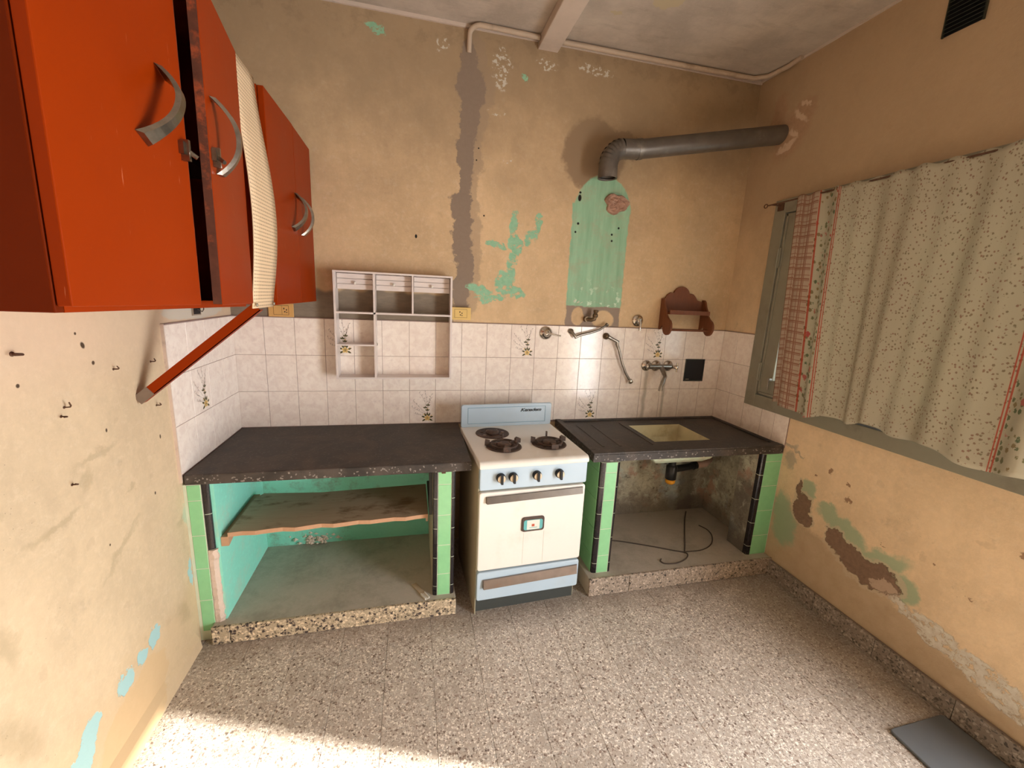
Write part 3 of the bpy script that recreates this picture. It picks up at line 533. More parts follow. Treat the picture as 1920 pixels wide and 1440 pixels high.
def curtain():
    nu, nv = 260, 60; W = 1.37; vs = []; uvs = []
    for j in range(nv+1):
        v = j/nv
        for i in range(nu+1):
            s = i/nu; L = s*W
            y = -.505-s*1.20 - .10*v*(1-s)**2 - .035*v*math.sin(s*9)
            amp = .008+.022*min(1, v*1.4+.2)
            x = 2.884 - .004 - amp*(math.sin(L*22+1.3*math.sin(L*5)+.4*v)*.62+.38*math.sin(L*47+2.1+v)) - .030*v*math.sin(L*6.1+.8) - .012*v
            x = min(x, 2.915)
            zb = 1.035-.012*math.sin(L*5.5+1)+.012*math.sin(L*22)+.05*max(0, s-.75) + (.02 if s < .03 else 0)
            z = 2.126*(1-v)+zb*v + (.006*math.sin(L*60)*(1-v)**6)
            vs.append((x, y, z)); uvs.append((L, v*1.1))
    fs = [(j*(nu+1)+i, j*(nu+1)+i+1, (j+1)*(nu+1)+i+1, (j+1)*(nu+1)+i) for j in range(nv) for i in range(nu)]
    m = MB().add(vs, fs, 0, True); o = m.build('curtain', M_['cloth'])
    uv = o.data.uv_layers.new(name='UVMap')
    for lp in o.data.loops: uv.data[lp.index].uv = uvs[lp.vertex_index]
    so_ = o.modifiers.new('solid', 'SOLIDIFY'); so_.thickness = .0015
    tag(o, 'floral printed cloth curtain with checked border hanging over the window', 'curtain')
curtain()
# ------------------------------------------------------------------ vent grille top right
v = thing('vent_grille', (XR, -1.03, 2.632), 'dark slatted vent grille high on the right wall', 'vent')
MB().box(XR-.004, XR-.001, -1.095, -.972, 2.632, 2.762).build('backing', M_['inblack'], v)
for k in range(8):
    z = 2.638+k*.0155; MB().add([(XR-.004, -1.095, z+.008), (XR-.004, -.972, z+.008), (XR-.016, -.972, z), (XR-.016, -1.095, z), (XR-.004, -1.095, z+.006), (XR-.004, -.972, z+.006), (XR-.016, -.972, z-.002), (XR-.016, -1.095, z-.002)],
        [(0, 1, 2, 3), (7, 6, 5, 4), (0, 3, 7, 4), (1, 5, 6, 2), (3, 2, 6, 7), (0, 4, 5, 1)]).build('slat', M_['vent'], v)
MB().box(XR-.012, XR-.004, -1.100, -1.095, 2.628, 2.766).box(XR-.012, XR-.004, -.972, -.967, 2.628, 2.766).box(XR-.012, XR-.004, -1.1, -.967, 2.762, 2.768).build('frame', M_['vent'], v)
# ------------------------------------------------------------------ flue and conduit
flu = thing('flue_pipe', (1.972, -.12, 2.205), 'grey sheet-metal flue pipe with elbow crossing the corner into the right wall', 'pipe')
elb = [(1.968, -.12, 2.212), (1.966, -.12, 2.285)]
cx_, cz_, rad = 1.966+.085, 2.285, .085
for k in range(1, 8):
    a = math.pi-k*math.radians(80)/7; elb.append((cx_+rad*math.cos(a), -.12-.0012*k, cz_+rad*math.sin(a)))
R_ = [.051+(.0035 if k % 2 else 0) for k in range(len(elb))]
m = MB()
for k in range(len(elb)-1): m.tube([elb[k], elb[k+1]], [.0535, .0515], 28, caps=False)
m.tube(elb, .0495, 28, caps=False); m.build('elbow', M_['flue'], flu)
MB().tube([elb[-1], (2.14, -.130, 2.378), (XR+.04, -.222, 2.532)], .0505, 28, caps=False).build('straight_pipe', M_['flue'], flu)
MB().tube([(2.125, -.128, 2.376), (2.15, -.131, 2.380)], .054, 28).build('joint_collar', M_['flue'], flu)
MB().lathe((1.968, -.12, 2.213), (0, 0, 1), [(.053, 0), (.053, .010), (.047, .012), (.047, 0), (.053, 0)], 28).build('rim', M_['flue'], flu)
MB().lathe((1.968, -.12, 2.24), (0, 0, 1), [(.0, 0), (.047, 0)], 20).build('inner_dark', M_['inblack'], flu)
cp = [(1.197, .002, 2.765), (1.196, -.014, 2.80), (1.197, -.016, 2.84)]
for k in range(1, 7):
    a = math.pi-k*math.pi/12; cp.append((1.245+.048*math.cos(a), -.017-.030*k/6, 2.838+.032*math.sin(a)))
cp += [(1.4, -.048, 2.868), (1.558, -.048, 2.866)]
c1 = MB().tube(cp, .0125, 12); c1.tube([(1.677, -.048, 2.866), (2.4, -.048, 2.868), (2.87, -.055, 2.868), (2.93, -.10, 2.868), (2.952, -.22, 2.870), (2.955, -.30, 2.880)], .0125, 12)
tag(c1.build('electrical_conduit', M_['cond']), 'beige painted conduit bending up from the back wall and along the ceiling edge', 'conduit')
# ------------------------------------------------------------------ masonry counters
def plinth(name, x0, x1, mat, label, z, cuts):
    o = thing(name, ((x0+x1)/2, -.35, 0), label, 'plinth')
    MB().box(x0, x1, -.652, 0, 0, z).build('cement_slab', M_['cem'], o, bevel=.004)
    xs = [x0]+cuts+[x1]
    for a, b in zip(xs[:-1], xs[1:]):
        MB().tile((a+.0008, -.652, .001), (1, 0, 0), (0, 0, 1), (0, -1, 0), b-a-.0016, z+.001, .013, .003).build('terrazzo_front', mat, o)
    return o
pl = plinth('counter_plinth', .058, 1.113, M_['plinth'], 'low terrazzo-faced step under the left counter', .084, [.13])
pr = plinth('counter_plinth', 1.815, XR-.001, M_['plinth2'], 'low terrazzo-faced step under the sink counter', .102, [2.05])
def gtile(o, x0, z0, x1, z1, y=-.612, n=(0, -1, 0)):
    MB().tile((x0+.0012, y, z0+.0016), (1, 0, 0), (0, 0, 1), n, x1-x0-.0024, z1-z0-.0032, .008, .0012).build('green_tile', M_['green'], o)
def qround(o, x0, x1, z0, z1, y=-.611, side=-1):
    """black quarter-round trim; side -1 rounds towards -x"""
    n = 6; w_ = x1-x0; poly = []
    for k in range(n+1):
        a = k*math.pi/2/n; px = (x1-w_*math.sin(a)) if side < 0 else (x0+w_*math.sin(a)); poly.append((px, y-.009*math.cos(a)))
    poly += [(x0, y+.02), (x1, y+.02)] if side < 0 else [(x1, y+.02), (x0, y+.02)]
    MB().prism(poly, 'z', z0+.0016, z1-.0016).build('black_trim', M_['black'], o)
    mx, my = (x0+x1)/2, y+.006
    MB().prism([(mx+(a-mx)*.90, my+(b-my)*.90) for a, b in poly], 'z', z0, z1).build('trim_joint', M_['wgrout'], o)
ZT = .737
# left side wall under counter
p1 = thing('counter_pillar', (.06, -.3, 0), 'left wall-side pillar under the left counter, lower corner broken', 'pillar')
MB().box(0.0005, .104, -.610, -.06, 0, ZT).build('core', M_['turq'], p1)
MB().box(.0005, .0635, -.6245, -.6105, .0, ZT).build('grout', M_['wgrout'], p1)
zs = [.0, .045, .198, .351, .506, .665, .735]
for a, b in zip(zs[1:-1], zs[2:]): gtile(p1, .012, a, .062, b, -.618)
gtile(p1, .014, .0, .062, .045, -.618) if False else None
qround(p1, .066, .090, .600, ZT, -.6145, 1); qround(p1, .066, .090, .435, .600, -.6145, 1)
m = MB(); rb = random.Random(3); NB = 34; rows = []
for k in range(NB+1):
    z = .435*k/NB; foot = max(0, 1-z/.085)
    xa = .0655-.010*foot*rb.random(); xb = .094+.007*rb.random()+.050*foot**1.2; yf = -.6235-.004*rb.random()-.022*foot
    rows.append([(xa, -.60, z), (xa, yf, z), ((xa+xb)/2+.004*rb.random(), yf-.003*rb.random(), z), (xb, yf+.007+.004*rb.random(), z), (xb, -.60, z)])
m.add(sum(rows, []), [(k*5+i, k*5+i+1, k*5+6+i, k*5+5+i) for k in range(NB) for i in range(4)]+[(NB*5, NB*5+1, NB*5+2, NB*5+3, NB*5+4), (4, 3, 2, 1, 0)])
m.build('broken_edge', M_['rough'], p1)
# centre pillar
p2 = thing('counter_pillar', (1.055, -.3, .084), 'middle pillar of the left counter, green tiles edged in black, beside the stove', 'pillar')
MB().box(1.004, 1.103, -.607, -.06, .084, ZT).build('core', M_['plaster'], p2); MB().box(1.0225, 1.0875, -.6185, -.6075, .084, ZT).build('grout', M_['wgrout'], p2)
for a, b in zip([.084, .200, .356, .514, .671], [.200, .356, .514, .671, .736]): gtile(p2, 1.024, a, 1.086, b)
for a, b in zip([.084, .135, .29, .445, .60], [.135, .29, .445, .60, .736]):
    qround(p2, 1.002, 1.022, a, b, -.6125, -1); qround(p2, 1.088, 1.105, a, b, -.6125, 1)
MB().box(1.040, 1.058, -.624, -.612, .728, .737).build('slab_chip', M_['rust'], p2)
# pillar right of stove
p3 = thing('counter_pillar', (1.905, -.3, .102), 'pillar at left end of the sink counter, green on its stove side too', 'pillar')
MB().box(1.848, 1.950, -.602, -.06, .102, ZT).build('core', M_['plaster'], p3); MB().box(1.8705, 1.9385, -.6135, -.6025, .102, ZT).build('grout', M_['wgrout'], p3)
for a, b in zip([.102, .204, .361, .525, .68], [.204, .361, .525, .68, .738]): gtile(p3, 1.872, a, 1.937, b, -.607)
for a, b in zip([.102, .16, .31, .45, .60], [.16, .31, .45, .60, .738]):
    qround(p3, 1.846, 1.870, a, b, -.6075, -1); qround(p3, 1.939, 1.952, a, b, -.6075, 1)
for j, (a, b) in enumerate(zip([.102, .204, .361, .525, .68], [.204, .361, .525, .68, .738])):
    for k in range(4):
        MB().tile((1.848, -.595+k*.13, a+.001), (0, 1, 0), (0, 0, 1), (-1, 0, 0), .128, b-a-.002, .006, .001).build('green_tile', M_['green'], p3)
# far right pillar
p4 = thing('counter_pillar', (2.9, -.5, .102), 'right wall-side pillar under the sink counter', 'pillar')
MB().box(2.838, XR-.001, -.596, -.45, .102, ZT).build('core', M_['stained'], p4); MB().box(2.8605, XR-.001, -.6085, -.5965, .102, ZT).build('grout', M_['wgrout'], p4)
for a, b in zip([.102, .225, .385, .540, .69], [.225, .385, .540, .69, .738]): gtile(p4, 2.862, a, XR-.003, b, -.602)
for a, b in zip([.102, .16, .31, .46, .61], [.16, .31, .46, .61, .738]): qround(p4, 2.836, 2.860, a, b, -.6025, -1)
# linings of the cavities
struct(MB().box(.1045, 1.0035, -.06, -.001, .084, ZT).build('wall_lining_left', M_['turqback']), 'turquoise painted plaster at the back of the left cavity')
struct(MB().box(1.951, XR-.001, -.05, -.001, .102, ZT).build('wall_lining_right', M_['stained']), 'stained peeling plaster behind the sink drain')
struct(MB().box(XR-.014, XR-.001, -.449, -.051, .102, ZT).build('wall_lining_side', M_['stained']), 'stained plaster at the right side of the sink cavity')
# worktops
def slab(x0, x1, y0, z0=.738):
    m = MB().box(x0, x1, y0, -.0082, z0, ZC); return m
wtl = slab(.0105, 1.178, -.634).build('worktop', M_['counter'], bevel=.005)
tag(wtl, 'black granite worktop of the left counter, plain top', 'worktop')
# sink worktop with raised rim and hole
sx0, sx1, sy0 = 1.800, XR-.0085, -.614; hx0, hx1, hy0, hy1 = 2.240, 2.605, -.455, -.150
wr_ = thing('sink_worktop', ((sx0+sx1)/2, -.3, .740), 'black stone sink worktop with drainboard rim and cut-out basin', 'worktop')
m = MB(); zl = ZC-.004
m.box(sx0, hx0, sy0, -.0082, .742, zl).box(hx1, sx1, sy0, -.0082, .742, zl).box(hx0, hx1, sy0, hy0, .742, zl).box(hx0, hx1, hy1, -.0082, .742, zl)
m.build('slab', M_['counter'], wr_)
m = MB().box(sx0, sx1, sy0, sy0+.052, zl, ZC+.007).box(sx0, sx0+.035, sy0+.052, -.0082, zl, ZC+.007).box(sx0+.035, sx1, -.04, -.0082, zl, ZC+.004).box(sx1-.03, sx1, sy0+.052, -.04, zl, ZC+.005)
m.build('raised_rim', M_['counter'], wr_, bevel=.003)
m = MB()
for i in range(2): m.box(1.90+i*.10, 1.912+i*.10, -.50, -.12, zl, zl+.002)
m.box(2.20, 2.205, -.5, -.1, zl, zl+.004)
m.build('drain_ridge', M_['counter'], wr_, bevel=.001)
# basin
bs = thing('sink_basin', (2.42, -.3, .56), 'cream enamel sink basin set in the black worktop, pale green outside', 'sink')
def ring(x0, x1, y0, y1, z): return [(x0, y0, z), (x1, y0, z), (x1, y1, z), (x0, y1, z)]
L = [ring(hx0-.0, hx1+.0, hy0, hy1, .778), ring(hx0+.008, hx1-.008, hy0+.008, hy1-.008, .70), ring(hx0+.04, hx1-.04, hy0+.03, hy1-.03, .645), ring(hx0+.08, hx1-.08, hy0+.06, hy1-.06, .638)]
vs = sum(L, []); fs = []
for a in range(3):
    for k in range(4): l = (k+1) % 4; fs.append((a*4+k, a*4+l, a*4+4+l, a*4+4+k))
fs.append((12, 13, 14, 15)); MB().add(vs, fs).build('bowl', M_['cream'], bs)
L = [ring(hx0-.03, hx1+.07, hy0-.02, hy1+.02, .741), ring(hx0-.02, hx1+.06, hy0-.01, hy1+.01, .70), ring(hx0+.02, hx1+.03, hy0+.01, hy1-.01, .655), ring(hx0+.05, hx1, hy0+.04, hy1-.04, .630)]
vs = sum(L, []); MB().add(vs, fs).build('outer_shell', M_['pgreen'], bs, bevel=.006)
MB().lathe((2.42, -.30, .6395), (0, 0, 1), [(.0, .001), (.018, .001), (.022, .003), (.026, 0)], 20).build('drain_ring', M_['dchrome'], bs)
# drain trap
tr = thing('drain_trap', (2.50, -.28, .43), 'black plastic drain trap with orange cap under the sink', 'drain pipe')
MB().lathe((2.50, -.28, .46), (0, 0, 1), [(0, 0), (.030, 0), (.034, .004), (.034, .085), (.028, .092), (.022, .10), (.022, .168), (0, .168)], 22).build('trap_body', M_['bpipe'], tr)
MB().lathe((2.50, -.28, .428), (0, 0, 1), [(0, 0), (.020, 0), (.024, .006), (.030, .010), (.030, .032), (0, .032)], 22).build('trap_cap', M_['orangeplastic'], tr)
MB().tube([(2.52, -.28, .525), (2.60, -.265, .525), (2.70, -.245, .528)], .022, 16).tube([(2.675, -.25, .527), (2.70, -.245, .528)], .026, 16).build('waste_pipe', M_['bpipe'], tr)
MB().tube([(2.70, -.245, .528), (2.78, -.23, .53), (2.86, -.17, .53), (2.87, -.05, .528)], .024, 16).build('wall_stub', M_['pinkp'], tr)
# hose on cavity floor
hz = .1062
def sm(P, n=5):
    P = [Vector(p) for p in P]; out = []
    for i in range(len(P)-1):
        a, b, c, d = P[max(i-1, 0)], P[i], P[i+1], P[min(i+2, len(P)-1)]
        for k in range(n):
            t = k/n; out.append(.5*((2*b)+(c-a)*t+(2*a-5*b+4*c-d)*t*t+(3*b-a-3*c+d)*t**3))
    return out+[P[-1]]
hose = MB().tube(sm([(1.955, -.33, hz), (2.10, -.345, hz), (2.26, -.415, hz), (2.42, -.50, hz), (2.485, -.54, hz), (2.45, -.585, hz), (2.37, -.615, hz), (2.30, -.610, hz), (2.285, -.585, hz), (2.30, -.565, hz)]), .0036, 8)
hose.tube(sm([(2.475, -.535, hz), (2.53, -.46, hz), (2.62, -.33, hz), (2.72, -.19, hz), (2.80, -.09, hz)]), .0036, 8)
hose.tube(sm([(2.485, -.525, hz), (2.60, -.525, hz), (2.70, -.48, hz), (2.77, -.40, hz), (2.79, -.33, hz), (2.77, -.27, hz)]), .0030, 8)
tag(hose.build('cable', M_['cable']), 'thin dark cable curling over the cement floor under the sink', 'cable')
# plank shelf
ps = thing('plank_shelf', (.56, -.42, .46), 'stained wooden board shelf inside the left counter cavity', 'shelf')
m = MB(); n = 16; top = []; 
for i in range(n+1):
    x = .135+i*(.980-.135)/n; y = -.600+.006*math.sin(i*2.1)+.03*(i/n); top.append((x, y))
m.prism(top+[(.980, -.232), (.44, -.262), (.165, -.235), (.137, -.29)], 'z', .480, .498); m.build('board', [M_['plank']], ps)
MB().prism(top+[(top[-1][0], top[-1][1]-.004)]+[(x, y-.004+.002*math.sin(x*90)) for x, y in reversed(top[:-1])], 'z', .479, .4985).build('splintered_edge', M_['plankedge'], ps)
MB().prism([(-.60, .478), (-.56, .478), (-.20, .478), (-.20, .462), (-.55, .450), (-.60, .435)], 'x', .1055, .135).build('batten', M_['plankedge'], ps)
MB().box(.9700, .9800, -.57, -.20, .462, .480).build('batten', M_['plank'], ps)
sb = MB().box(.985, 1.0, -.580, -.560, .50, .715).box(.985, 1.0, -.56, -.24, .500, .52)
tag(sb.build('wooden_strip', M_['base']), 'dark strip standing against the middle pillar inside the cavity', 'strip')
cl = thing('metal_bracket', (.955, -.60, .0845), 'small white bent metal bracket lying by the middle pillar', 'bracket', rot=(0, 0, math.radians(28)))
MB().box(-.010, .010, -.045, .0, 0, .002).box(-.012, -.008, -.045, 0, 0, .010).box(.008, .012, -.045, 0, 0, .010).build('channel', M_['wmark'], cl, local=True)
MB().box(-.012, .012, 0, .09, 0, .006).build('tail', M_['plank'], cl, local=True)
# crumbled plaster at the foot of the back lining
def lumps(name, mat, label, cx, cy, cz, ex, ey, ez, n, r, seed):
    rr = random.Random(seed); m = MB()
    for k in range(n):
        c = Vector((cx+rr.gauss(0, ex), cy+rr.uniform(-1, 1)*ey, cz+abs(rr.gauss(0, ez)))); q = r*rr.uniform(.5, 1.2)
        P = [c+Vector((q*rr.uniform(.7, 1.2), 0, 0)), c-Vector((q*rr.uniform(.7, 1.2), 0, 0)), c+Vector((0, q*rr.uniform(.4, .8), 0)), c-Vector((0, q*rr.uniform(.4, .8), 0)), c+Vector((0, 0, q*rr.uniform(.5, 1))), c-Vector((0, 0, q*.5))]
        m.add(P, [(0, 2, 4), (2, 1, 4), (1, 3, 4), (3, 0, 4), (2, 0, 5), (1, 2, 5), (3, 1, 5), (0, 3, 5)])
    o = m.build(name, mat); tag(o, label, 'rubble'); o['kind'] = 'stuff'; return o
lumps('plaster_rubble', M_['rough'], 'crumbled pale plaster at the back of the left cavity floor', .36, -.064, .090, .055, .012, .030, 90, .013, 4)
# ------------------------------------------------------------------ stove
st = thing('gas_stove', (1.204, -.702, 0), 'old white and pale blue enamel gas stove with three burners', 'stove', rot=(0, 0, math.radians(3.0)))
Wd, Dp = .537, .525
def SB(): return MB()
def sb_(m, name, mat, parent=st, bevel=0): return m.build(name, mat, parent, local=True, bevel=bevel)
sb_(SB().box(0, .004, .022, Dp, 0, .775).box(Wd-.004, Wd, .045, Dp, 0, .775).box(.004, Wd-.004, Dp-.004, Dp, 0, .775).box(.004, Wd-.004, .025, .035, .08, .775), 'body', M_['side'])
sb_(SB().box(.006, Wd-.008, .040, .12, .0, .085), 'plinth', M_['base'])
def slabf(x0, x1, y0, y1, z0, z1, r=.012):
    """front panel: rounded rectangle in xz, extruded in y"""
    P = []
    for cx, cz, a0 in ((x1-r, z1-r, 0), (x0+r, z1-r, 90), (x0+r, z0+r, 180), (x1-r, z0+r, 270)):
        for k in range(5): a = math.radians(a0+k*22.5); P.append((cx+r*math.cos(a), cz+r*math.sin(a)))
    return MB().prism(P, 'y', y0, y1)
dr_ = sb_(slabf(.002, Wd-.002, -.002, .024, .252, .657), 'oven_door', M_['white'], bevel=.005)
cpn = sb_(slabf(.001, Wd-.001, -.004, .024, .668, .780, .008), 'control_panel', M_['blue'], bevel=.005)
dw = sb_(slabf(.002, Wd-.002, -.002, .024, .090, .242), 'drawer', M_['blue'], bevel=.005)
def hand(parent, z0, z1, dz, x0, x1):
    m = MB(); a = [(x0, -.004, z0), (x1, -.004, z0+dz), (x1-.004, -.020, z0+dz+.001), (x0+.004, -.020, z0+.001), (x0, -.004, z1), (x1, -.004, z1+dz), (x1-.004, -.013, z1+dz), (x0+.004, -.013, z1)]
    m.add(a, [(0, 1, 2, 3), (4, 7, 6, 5), (3, 2, 6, 7), (0, 3, 7, 4), (1, 5, 6, 2), (0, 4, 5, 1)]); return sb_(m, 'handle', M_['handle'] if parent is dr_ else M_['trim'], parent)
hand(dr_, .606, .637, .010, .032, .520); h2 = hand(dw, .160, .205, .012, .030, .524); h2['label'] = 'rust-spotted drawer handle strip'
# stamped panel lines on the door
sb_(MB().box(.225, .2256, -.0026, -.002, .262, .43), 'pressed_line', M_['side'], dr_); sb_(MB().box(.330, .3306, -.0026, -.002, .262, .43), 'pressed_line', M_['side'], dr_)
bd = sb_(slabf(.212, .328, -.009, -.002, .438, .514, .014), 'badge', M_['iron'], dr_, bevel=.003); bd['label'] = 'rust-rimmed thermometer badge'
m = MB(); q = slabf(.222, .318, -.0102, -.009, .448, .500, .010); m.v += q.v; m.f += q.f; m.m += [0]*len(q.f); m.sm += [False]*len(q.f)
m.box(.238, .302, -.0108, -.0102, .450, .498, 1).box(.262, .276, -.0113, -.0108, .465, .478, 2).box(.250, .290, -.0113, -.0108, .458, .461, 0)
sb_(m, 'badge_face', [M_['teal'], M_['wmark'], M_['red']], dr_)
# knobs
for kx, kz in ((.098, .729), (.157, .729), (.274, .729), (.388, .729)):
    m = MB().lathe((kx, -.004, kz), (0, -1, 0), [(.0, 0), (.022, 0), (.022, .010), (.020, .020), (.0, .020)], 24)
    m.lathe((kx, -.024, kz), (0, -1, 0), [(.0188, 0), (.0188, .003), (.017, .004), (0, .004)], 24, 1, False)
    m.box(kx-.0048, kx+.0048, -.040, -.024, kz-.021, kz+.023, 0)
    sb_(m, 'knob', [M_['inblack'], M_['gold']], cpn)
# cooktop with rounded front
prof = [(Dp, .775), (-.010, .775)]
for k in range(9): a = math.radians(180-k*11.25); prof.append((.012+.022*math.cos(a), .787+.021*math.sin(a)))
prof += [(Dp, .808)]
ck = sb_(MB().prism([(a, b) for a, b in prof], 'x', -.003, Wd+.003), 'cooktop', M_['white'], bevel=.004)
bg_ = sb_(slabf(-.002, Wd+.002, Dp-.012, Dp+.006, .806, .938, .012), 'backguard', M_['blue'], bevel=.004)
m = MB(); x0, x1, z0, z1 = .035, Wd-.035, .826, .922; t_ = .003
for a in ((x0, x1, z0, z0+t_), (x0, x1, z1-t_, z1), (x0, x0+t_, z0, z1), (x1-t_, x1, z0, z1)): m.box(a[0], a[1], Dp-.0135, Dp-.0115, a[2], a[3])
sb_(m, 'pressed_border', M_['blued'], bg_, bevel=.001)
tc = bpy.data.curves.new('maker_script', 'FONT'); tc.body = 'Kenadem'; tc.size = .036; tc.shear = .35; tc.extrude = .001; tc.offset = .0009; tc.space_character = .93; tc.materials.append(M_['ink'])
tq = bpy.data.objects.new('script_curve', tc); COL.objects.link(tq); bpy.context.view_layer.update()
tme = bpy.data.meshes.new_from_object(tq.evaluated_get(bpy.context.evaluated_depsgraph_get())); bpy.data.objects.remove(tq)
to = bpy.data.objects.new('maker_script', tme); COL.objects.link(to); to.parent = bg_; to.location = (.345, Dp-.0128, .892); to.rotation_euler = (math.pi/2, 0, 0); to.scale = (.98, .72, 1)
def burner(bx, by, r, trivet, seed):
    rr = random.Random(seed); t = .8085
    m = MB().lathe((bx, by, t), (0, 0, 1), [(r+.004, 0), (r+.003, .003), (r-.003, .003), (r-.012, .0015), (r*.5, .0008), (0, .0008)], 36)
    o = sb_(m, 'burner_well', M_['iron'], ck)
    sb_(MB().lathe((bx, by, t+.001), (0, 0, 1), [(.034, 0), (.038, .004), (.038, .011), (.030, .014), (.028, .017), (.014, .018), (0, .018)], 24), 'burner_cap', M_['iron'], o)
    for k in range(7):
        a = k*.9+seed; m = MB().lathe((bx+r*.66*math.cos(a), by+r*.66*math.sin(a), t+.0012), (0, 0, 1), [(.009, 0), (.009, .003), (.006, .004), (0, .004)], 10); sb_(m, 'well_boss', M_['trim'] if k % 3 == 0 else M_['iron'], o)
    if trivet:
        # cast pan support with wide upstanding fingers
        for k in range(3):
            a = math.radians((20, 160, 268)[k]+rr.uniform(-5, 5)); ca, sa = math.cos(a), math.sin(a); px, py = -sa, ca
            m = MB(); R1, R0_ = r+.006, .035
            for (ra, rb, h0, h1, wa, wb_) in ((R0_, R1-.02, .012, .020, .004, .006), (R1-.02, R1+.004, .006, .030, .006, .019)):
                vs = []
                for rad_, wd in ((ra, wa), (rb, wb_)):
                    for sgn in (-1, 1):
                        for z in (h0, h1): vs.append((bx+ca*rad_+px*wd*sgn, by+sa*rad_+py*wd*sgn, t+z))
                m.add(vs, [(0, 1, 3, 2), (4, 6, 7, 5), (0, 4, 5, 1), (2, 3, 7, 6), (1, 5, 7, 3), (0, 2, 6, 4)])
            sb_(m, 'trivet_arm', M_['iron'], o, bevel=.002)
        m = MB(); m.tube([(bx+(r-.02)*math.cos(k*math.pi/12), by+(r-.02)*math.sin(k*math.pi/12), t+.014) for k in range(25)], .005, 8); sb_(m, 'trivet_ring', M_['iron'], o)
        a = math.radians(75); sb_(MB().box(bx+.008, bx+.014, by+r-.02, by+r-.008, t+.01, t+.044), 'prong', M_['iron'], o)
burner(.150, .388, .088, False, 1); burner(.160, .180, .086, True, 2); burner(.402, .180, .086, True, 3)
# ------------------------------------------------------------------ hanging white organiser
og = thing('hanging_organiser', (.817, -.05, 1.072), 'white open wall organiser with three small drawers, hung over the left counter', 'shelf unit')
x0, x1, z0, z1 = .513, 1.123, 1.070, 1.636; t_ = .010; ya, yb = -.100, -.0085
MB().box(x0, x0+t_, ya, yb, z0, z1).build('side_panel', M_['plastic'], og); MB().box(x1-t_, x1, ya, yb, z0, z1).build('side_panel', M_['plastic'], og)
MB().box(x0, x1, ya-.001, yb, z1-.008, z1+.001).build('top_panel', M_['plastic'], og); MB().box(x0, x1, ya-.001, yb, z0, z0+.009).build('bottom_panel', M_['plastic'], og)
MB().box(x0+t_, x1-t_, ya, yb, 1.420, 1.429).build('shelf', M_['plastic'], og); MB().box(x0+t_, .709, ya, yb, 1.250, 1.258).build('shelf', M_['plastic'], og)
MB().box(.709, .719, ya, yb, z0+.009, z1-.008).build('divider', M_['plastic'], og); MB().box(.907, .916, ya, yb, 1.429, z1-.008).build('divider', M_['plastic'], og)
for a, b in ((x0+t_, .709), (.719, .907), (.916, x1-t_)):
    o = MB().box(a+.001, b-.001, -.048, yb, 1.545, 1.626).build('drawer', M_['plastic'], og)
    for z in (1.547, 1.574, 1.601): MB().box(a+.003, b-.003, -.056, -.048, z, z+.0235).build('drawer_slat', M_['plastic'], o)
    MB().lathe(((a+b)/2, -.056, 1.578), (0, -1, 0), [(.004, 0), (.004, .006), (.008, .010), (.008, .015), (0, .018)], 16).build('knob', M_['wmark'], o)
MB().tube([(.724, -.098, 1.255), (.727, -.104, 1.262), (.724, -.105, 1.27)], .002, 6).build('hook', M_['dchrome'], og)
# ------------------------------------------------------------------ brown spice shelf
ss = thing('spice_shelf', (2.63, -.06, 1.36), 'small reddish-brown wooden wall shelf with scalloped top near the corner', 'shelf')
top = []
for k in range(13): a = math.radians(180-k*15); top.append((2.602+.060*math.cos(a), 1.602+.055*math.sin(a)))
poly = [(2.470, 1.482), (2.470, 1.578), (2.487, 1.582), (2.500, 1.604), (2.522, 1.618), (2.538, 1.617)]+top[1:-1]+[(2.668, 1.617), (2.690, 1.612), (2.708, 1.594), (2.724, 1.575), (2.770, 1.565), (2.770, 1.482)]
MB().prism(poly, 'y', -.014, -.001).build('back_panel', M_['darkwood'], ss, bevel=.002)
sp = [(-.001, 1.565), (-.016, 1.575), (-.034, 1.568), (-.046, 1.545), (-.060, 1.52), (-.074, 1.50), (-.082, 1.475), (-.096, 1.462)]
for k in range(14): a = math.radians(70+k*19); sp.append((-.088-.045*math.sin(a-1.2)*1.0, 1.405+.045*math.cos(a-1.2)))
sp = [(-.001, 1.375), (-.001, 1.578), (-.020, 1.578), (-.034, 1.566), (-.042, 1.545), (-.052, 1.525), (-.066, 1.508), (-.074, 1.480), (-.092, 1.462)]
for k in range(12): a = math.radians(75-k*24); sp.append((-.092-.046*math.cos(a), 1.403+.052*math.sin(a)))
for xa in (2.465, 2.766): MB().prism(sp, 'x', xa, xa+.014).build('side_board', M_['darkwood'], ss, bevel=.002)
MB().box(2.479, 2.766, -.090, -.001, 1.482, 1.494).box(2.479, 2.766, -.096, -.088, 1.482, 1.508).build('shelf_board', M_['darkwood'], ss)
MB().tube([(2.479, -.092, 1.385), (2.766, -.092, 1.385)], .007, 12).build('dowel', M_['darkwood'], ss)
# ------------------------------------------------------------------ sockets
s1 = thing('wall_socket', (.238, -.004, 1.382), 'yellowed flat socket plate above the left tiles, under the orange cabinet', 'socket')
MB().box(.178, .299, -.009, -.001, 1.386, 1.456).build('cover_plate', M_['yellow'], s1, bevel=.002)
MB().box(.203, .276, -.0105, -.009, 1.397, 1.446).build('inner_frame', M_['brown'], s1); MB().box(.2045, .243, -.0125, -.0105, 1.3985, 1.4445).build('switch', M_['yellow'], s1, bevel=.002); MB().box(.2445, .2745, -.0125, -.0105, 1.3985, 1.4445).build('outlet', M_['yellow'], s1)
def slots(x, z, y): return MB().box(x-.008, x-.003, y-.0006, y, z+.004, z+.012).box(x+.004, x+.009, y-.0006, y, z-.002, z+.005).box(x-.005, x+.001, y-.0006, y, z-.011, z-.005).box(x+.004, x+.010, y-.0006, y, z-.013, z-.009)
slots(.2595, 1.4215, -.0125).build('slot', M_['inblack'], s1)
